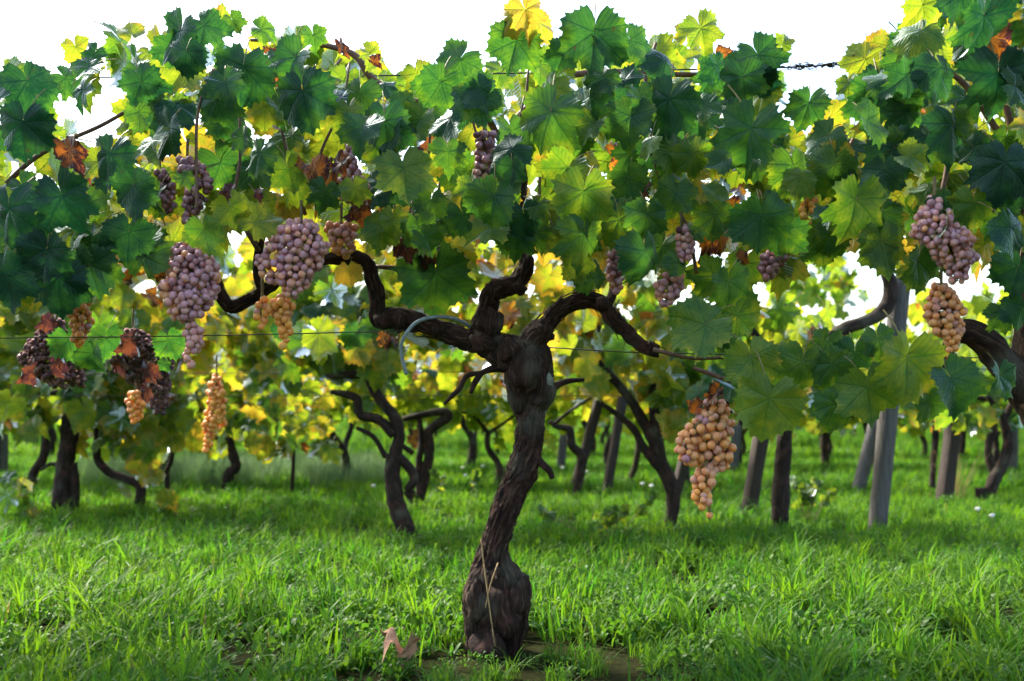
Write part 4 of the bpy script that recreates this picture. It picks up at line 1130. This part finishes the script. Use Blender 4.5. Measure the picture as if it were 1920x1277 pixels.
for i in range(3):      # 16-18 fine feathery silver tufts
    it = []
    for _ in range(60):
        a = U(0, 6.28); rr = .07 * math.sqrt(random.random())
        v, q = blade(U(.10, .22), U(.0016, .003), U(.1, .7), 4, 0)
        it.append((v, q, U(0, 6.28), rr * math.cos(a), rr * math.sin(a), random.random() * .9))
    src.objects.link(clump("tuft_e%d" % i, it, M_SILVER))

def scatter_points():
    P, I, Rz, Sc = [], [], [], []
    def put(x, y, i, s):
        P.append((x, y, float(ground_z(x, y)))); I.append(i); Sc.append(s)
        Rz.append((random.gauss(0, .12), random.gauss(0, .12), U(0, 6.28)))
    def band(y0, y1, per_m2, smin, smax, mixf):
        area = (y1 - y0) * ((y0 + y1) * .5 * 1.16 + 2.6)
        for _ in range(int(area * per_m2)):
            y = U(y0, y1); x = U(-1, 1) * (y * .58 + 1.3)
            # bare soil beside the old trunk
            if ((x - .12) / .13) ** 2 + ((y - 1.80) / .06) ** 2 < 1 and random.random() < .82: continue
            if ((x - .0) / .07) ** 2 + ((y - 1.81) / .06) ** 2 < 1: continue
            if abs(x - .02) < .12 and abs(y - 1.74) < .03 and random.random() < .6: continue
            u = random.random(); n = math.sin(2.1 * x + 1) * math.sin(1.7 * y) * .5 + .5
            if u < mixf[0] * (.4 + 1.2 * n): i = random.randrange(6, 9)
            elif u < mixf[0] + mixf[1]: i = random.randrange(9, 13)
            elif u < mixf[0] + mixf[1] + mixf[2]: i = random.randrange(13, 16)
            else: i = random.randrange(0, 6)
            k = .48 if (1.45 < y < 1.82 and -.12 < x < .28) else .75 if (1.2 < y < 1.82 and -.3 < x < .35) else 1.0
            put(x, y, i, U(smin, smax) * k)
    band(1.15, 2.1, 430, .75, 1.15, (.10, .25, .26))
    band(2.1, 3.2, 330, .68, 1.05, (.05, .08, .2))
    band(3.2, 5.0, 180, .65, 1.0, (.05, .03, .08))
    band(5.0, 9.0, 80, .8, 1.2, (.03, .0, .04))
    band(9.0, 18.0, 22, 1.2, 2.0, (.0, .0, .0))
    band(18.0, 40.0, 5, 2.0, 3.2, (.0, .0, .0))
    for _ in range(260):   # silvery patch in the rows at left
        p = W(U(150, 720), 880, 1); y = U(5.3, 7.0); put(p[0] * y, y, random.randrange(16, 19), U(.8, 1.2))
    return P, I, Rz, Sc
P, I, Rz, Sc = scatter_points()
pm = bpy.data.meshes.new("grass"); pm.vertices.add(len(P)); pm.vertices.foreach_set("co", np.array(P, dtype=np.float32).ravel())
a = pm.attributes.new("idx", 'INT', 'POINT'); a.data.foreach_set("value", np.array(I, dtype=np.int32))
a = pm.attributes.new("rot", 'FLOAT_VECTOR', 'POINT'); a.data.foreach_set("vector", np.array(Rz, dtype=np.float32).ravel())
a = pm.attributes.new("scl", 'FLOAT', 'POINT'); a.data.foreach_set("value", np.array(Sc, dtype=np.float32))
grass = link("grass", pm)
set_props(grass, "lush green grass and broad leaved weeds covering the vineyard floor", "grass", kind="stuff")
ng = bpy.data.node_groups.new("scatter_grass", 'GeometryNodeTree')
ng.interface.new_socket("Geometry", in_out='INPUT', socket_type='NodeSocketGeometry')
ng.interface.new_socket("Geometry", in_out='OUTPUT', socket_type='NodeSocketGeometry')
gi = ng.nodes.new("NodeGroupInput"); go = ng.nodes.new("NodeGroupOutput")
ci = ng.nodes.new("GeometryNodeCollectionInfo"); ci.inputs["Collection"].default_value = src
ci.inputs["Separate Children"].default_value = True; ci.inputs["Reset Children"].default_value = True
ip = ng.nodes.new("GeometryNodeInstanceOnPoints"); ip.inputs["Pick Instance"].default_value = True
def na(nm, typ):
    n_ = ng.nodes.new("GeometryNodeInputNamedAttribute"); n_.data_type = typ; n_.inputs["Name"].default_value = nm
    return next(o for o in n_.outputs if o.enabled and o.name == "Attribute")
ng.links.new(gi.outputs[0], ip.inputs["Points"]); ng.links.new(ci.outputs[0], ip.inputs["Instance"])
ng.links.new(na("idx", 'INT'), ip.inputs["Instance Index"]); ng.links.new(na("rot", 'FLOAT_VECTOR'), ip.inputs["Rotation"])
ng.links.new(na("scl", 'FLOAT'), ip.inputs["Scale"]); ng.links.new(ip.outputs[0], go.inputs[0])
md = grass.modifiers.new("scatter", 'NODES'); md.node_group = ng

# ------------------------------------------------------------------ small things on the ground
def ground_pt(px, py):
    Y = 1.0
    b = (638.5 - py) / FPX; k = (SP + b * CP) / (CP - b * SP)
    Y = -CAMH / k
    return W(px, py, Y)
p = ground_pt(757, 1266)
M_TAN = plain("dry_leaf_tan", (0.42, 0.22, 0.12), .8)
tan = DRY[2].copy(); tan.materials[0] = M_TAN
o = bpy.data.objects.new("fallen_leaf", tan); COL.objects.link(o); o.location = Vector((p + np.array([0, -.05, .05])).tolist())
o.rotation_euler = (R(38), R(12), R(165)); o.scale = (.10,) * 3; o.color = (.935, .3, 0, 1)
set_props(o, "curled brown fallen vine leaf resting on the grass at bottom", "fallen leaf")
for x, y, tone, lab in ((765, 1000, .78, "yellow fallen leaf in the grass beside the twisted vine foot"), (66, 985, .80, "pale yellow fallen leaf in the grass at the far left")):
    p = ground_pt(x, y); o = bpy.data.objects.new("fallen_leaf", DRY[0]); COL.objects.link(o)
    o.location = Vector((p + np.array([0, 0, .05])).tolist()); o.rotation_euler = (R(35), 0, R(40)); o.scale = (.09,) * 3; o.color = (tone, .6, 0, 1)
    set_props(o, lab, "fallen leaf")

def stalks(name, lab, cat, px, py, n, h, mat, spread, leaves=0, thick=.0011):
    b = ground_pt(px, py); e = empty(name, b, lab, cat)
    g = Geo(); tips = []
    for k in range(n):
        dx, dy = random.gauss(0, spread), random.gauss(0, spread * .6); L = h * U(.7, 1.05)
        pts = [b + np.array([dx * .1, dy * .1, -.01]), b + np.array([dx * .45, dy * .45, L * .5]), b + np.array([dx, dy, L])]
        g.tube(pts, [thick, thick * .9, thick * .5], 5, .03); tips.append(pts)
    link("stalk", g.mesh("stalk", mat, b), e)
    for k in range(leaves):
        pts = random.choice(tips); f = U(.25, 1); c = pts[1] * (1 - f) + pts[2] * f
        sp_ = rand_leaf(c, U(.025, .05), float(np.clip(random.gauss(.52, .1), .3, .66)), -1, 1.6)
        leaf_object(e, b, *sp_)
    return e
stalks("weed_plant", "scraggly leafy weed growing in the grass before the mossy leaning vine", "weed", 1135, 1035, 7, .17, M_STEM, .09, 26, .0016)
stalks("weed_plant", "twiggy brownish green weed beside the straight shaggy vine", "weed", 1515, 985, 18, .17, M_STEM, .06, 34)
stalks("weed_plant", "pale leafed weed rising behind the central trunk on the left", "weed", 880, 960, 4, .2, M_STEM, .1, 16, .0016)
stalks("dry_grass_tuft", "dry straw coloured grass tuft beside the broad black post", "dry grass", 1795, 945, 26, .25, M_STRAW, .06)
e = empty("straw_stalk", W(925, 1210, 1.70), "two crossed dry straw stalks leaning on the swollen trunk base", "straw")
for pts in ([(928,1212),(918,1140),(905,1040),(902,1010)], [(910,1140),(920,1095),(934,1055)]):
    g = Geo(); P_ = [W(x, y, 1.715 + .0001 * (1210 - y)) for x, y in pts]; g.tube(P_, [.0013] * len(P_), 6, .02)
    link("stalk", g.mesh("stalk", M_STRAW, W(925, 1210, 1.70)), e)
# white flower heads
def flower_mesh():
    g = Geo(); g.blob((0, 0, .0), (.007, .007, .005), 5, .35, 12, 6); return g.mesh("flower_head", M_WHITE)
FL = flower_mesh(); g = Geo(); g.tube([(0, 0, -.09), (.004, 0, -.04), (0, 0, 0)], [.0012, .001, .0008], 5, .03); FS = g.mesh("stem", M_STEM)
for x, y in ((868,862),(872,880),(880,842),(905,858),(895,885),(1055,862),(1100,872),(700,905),(1205,900),(1222,905),(1862,975),(1835,960),(1098,855)):
    b = ground_pt(x, y + 42)
    lab = "small white flower head in the grass " + ("left of the twisted vine" if x < 600 else "beside the twisted vine foot" if x < 760 else "just left of the central trunk" if x < 960 else "right of the central trunk" if x < 1150 else "beside the mossy leaning vine" if x < 1300 else "by the stumpy vine at right")
    e = empty("white_flower", b, lab, "flower", "white flowers in the grass")
    for nm, me in (("flower_head", FL), ("stem", FS)):
        o = link(nm, me, e, (0, 0, .09)); o.scale = (1.0 + .18 * b[1] / 2,) * 3 if nm == "flower_head" else (1, 1, 1)
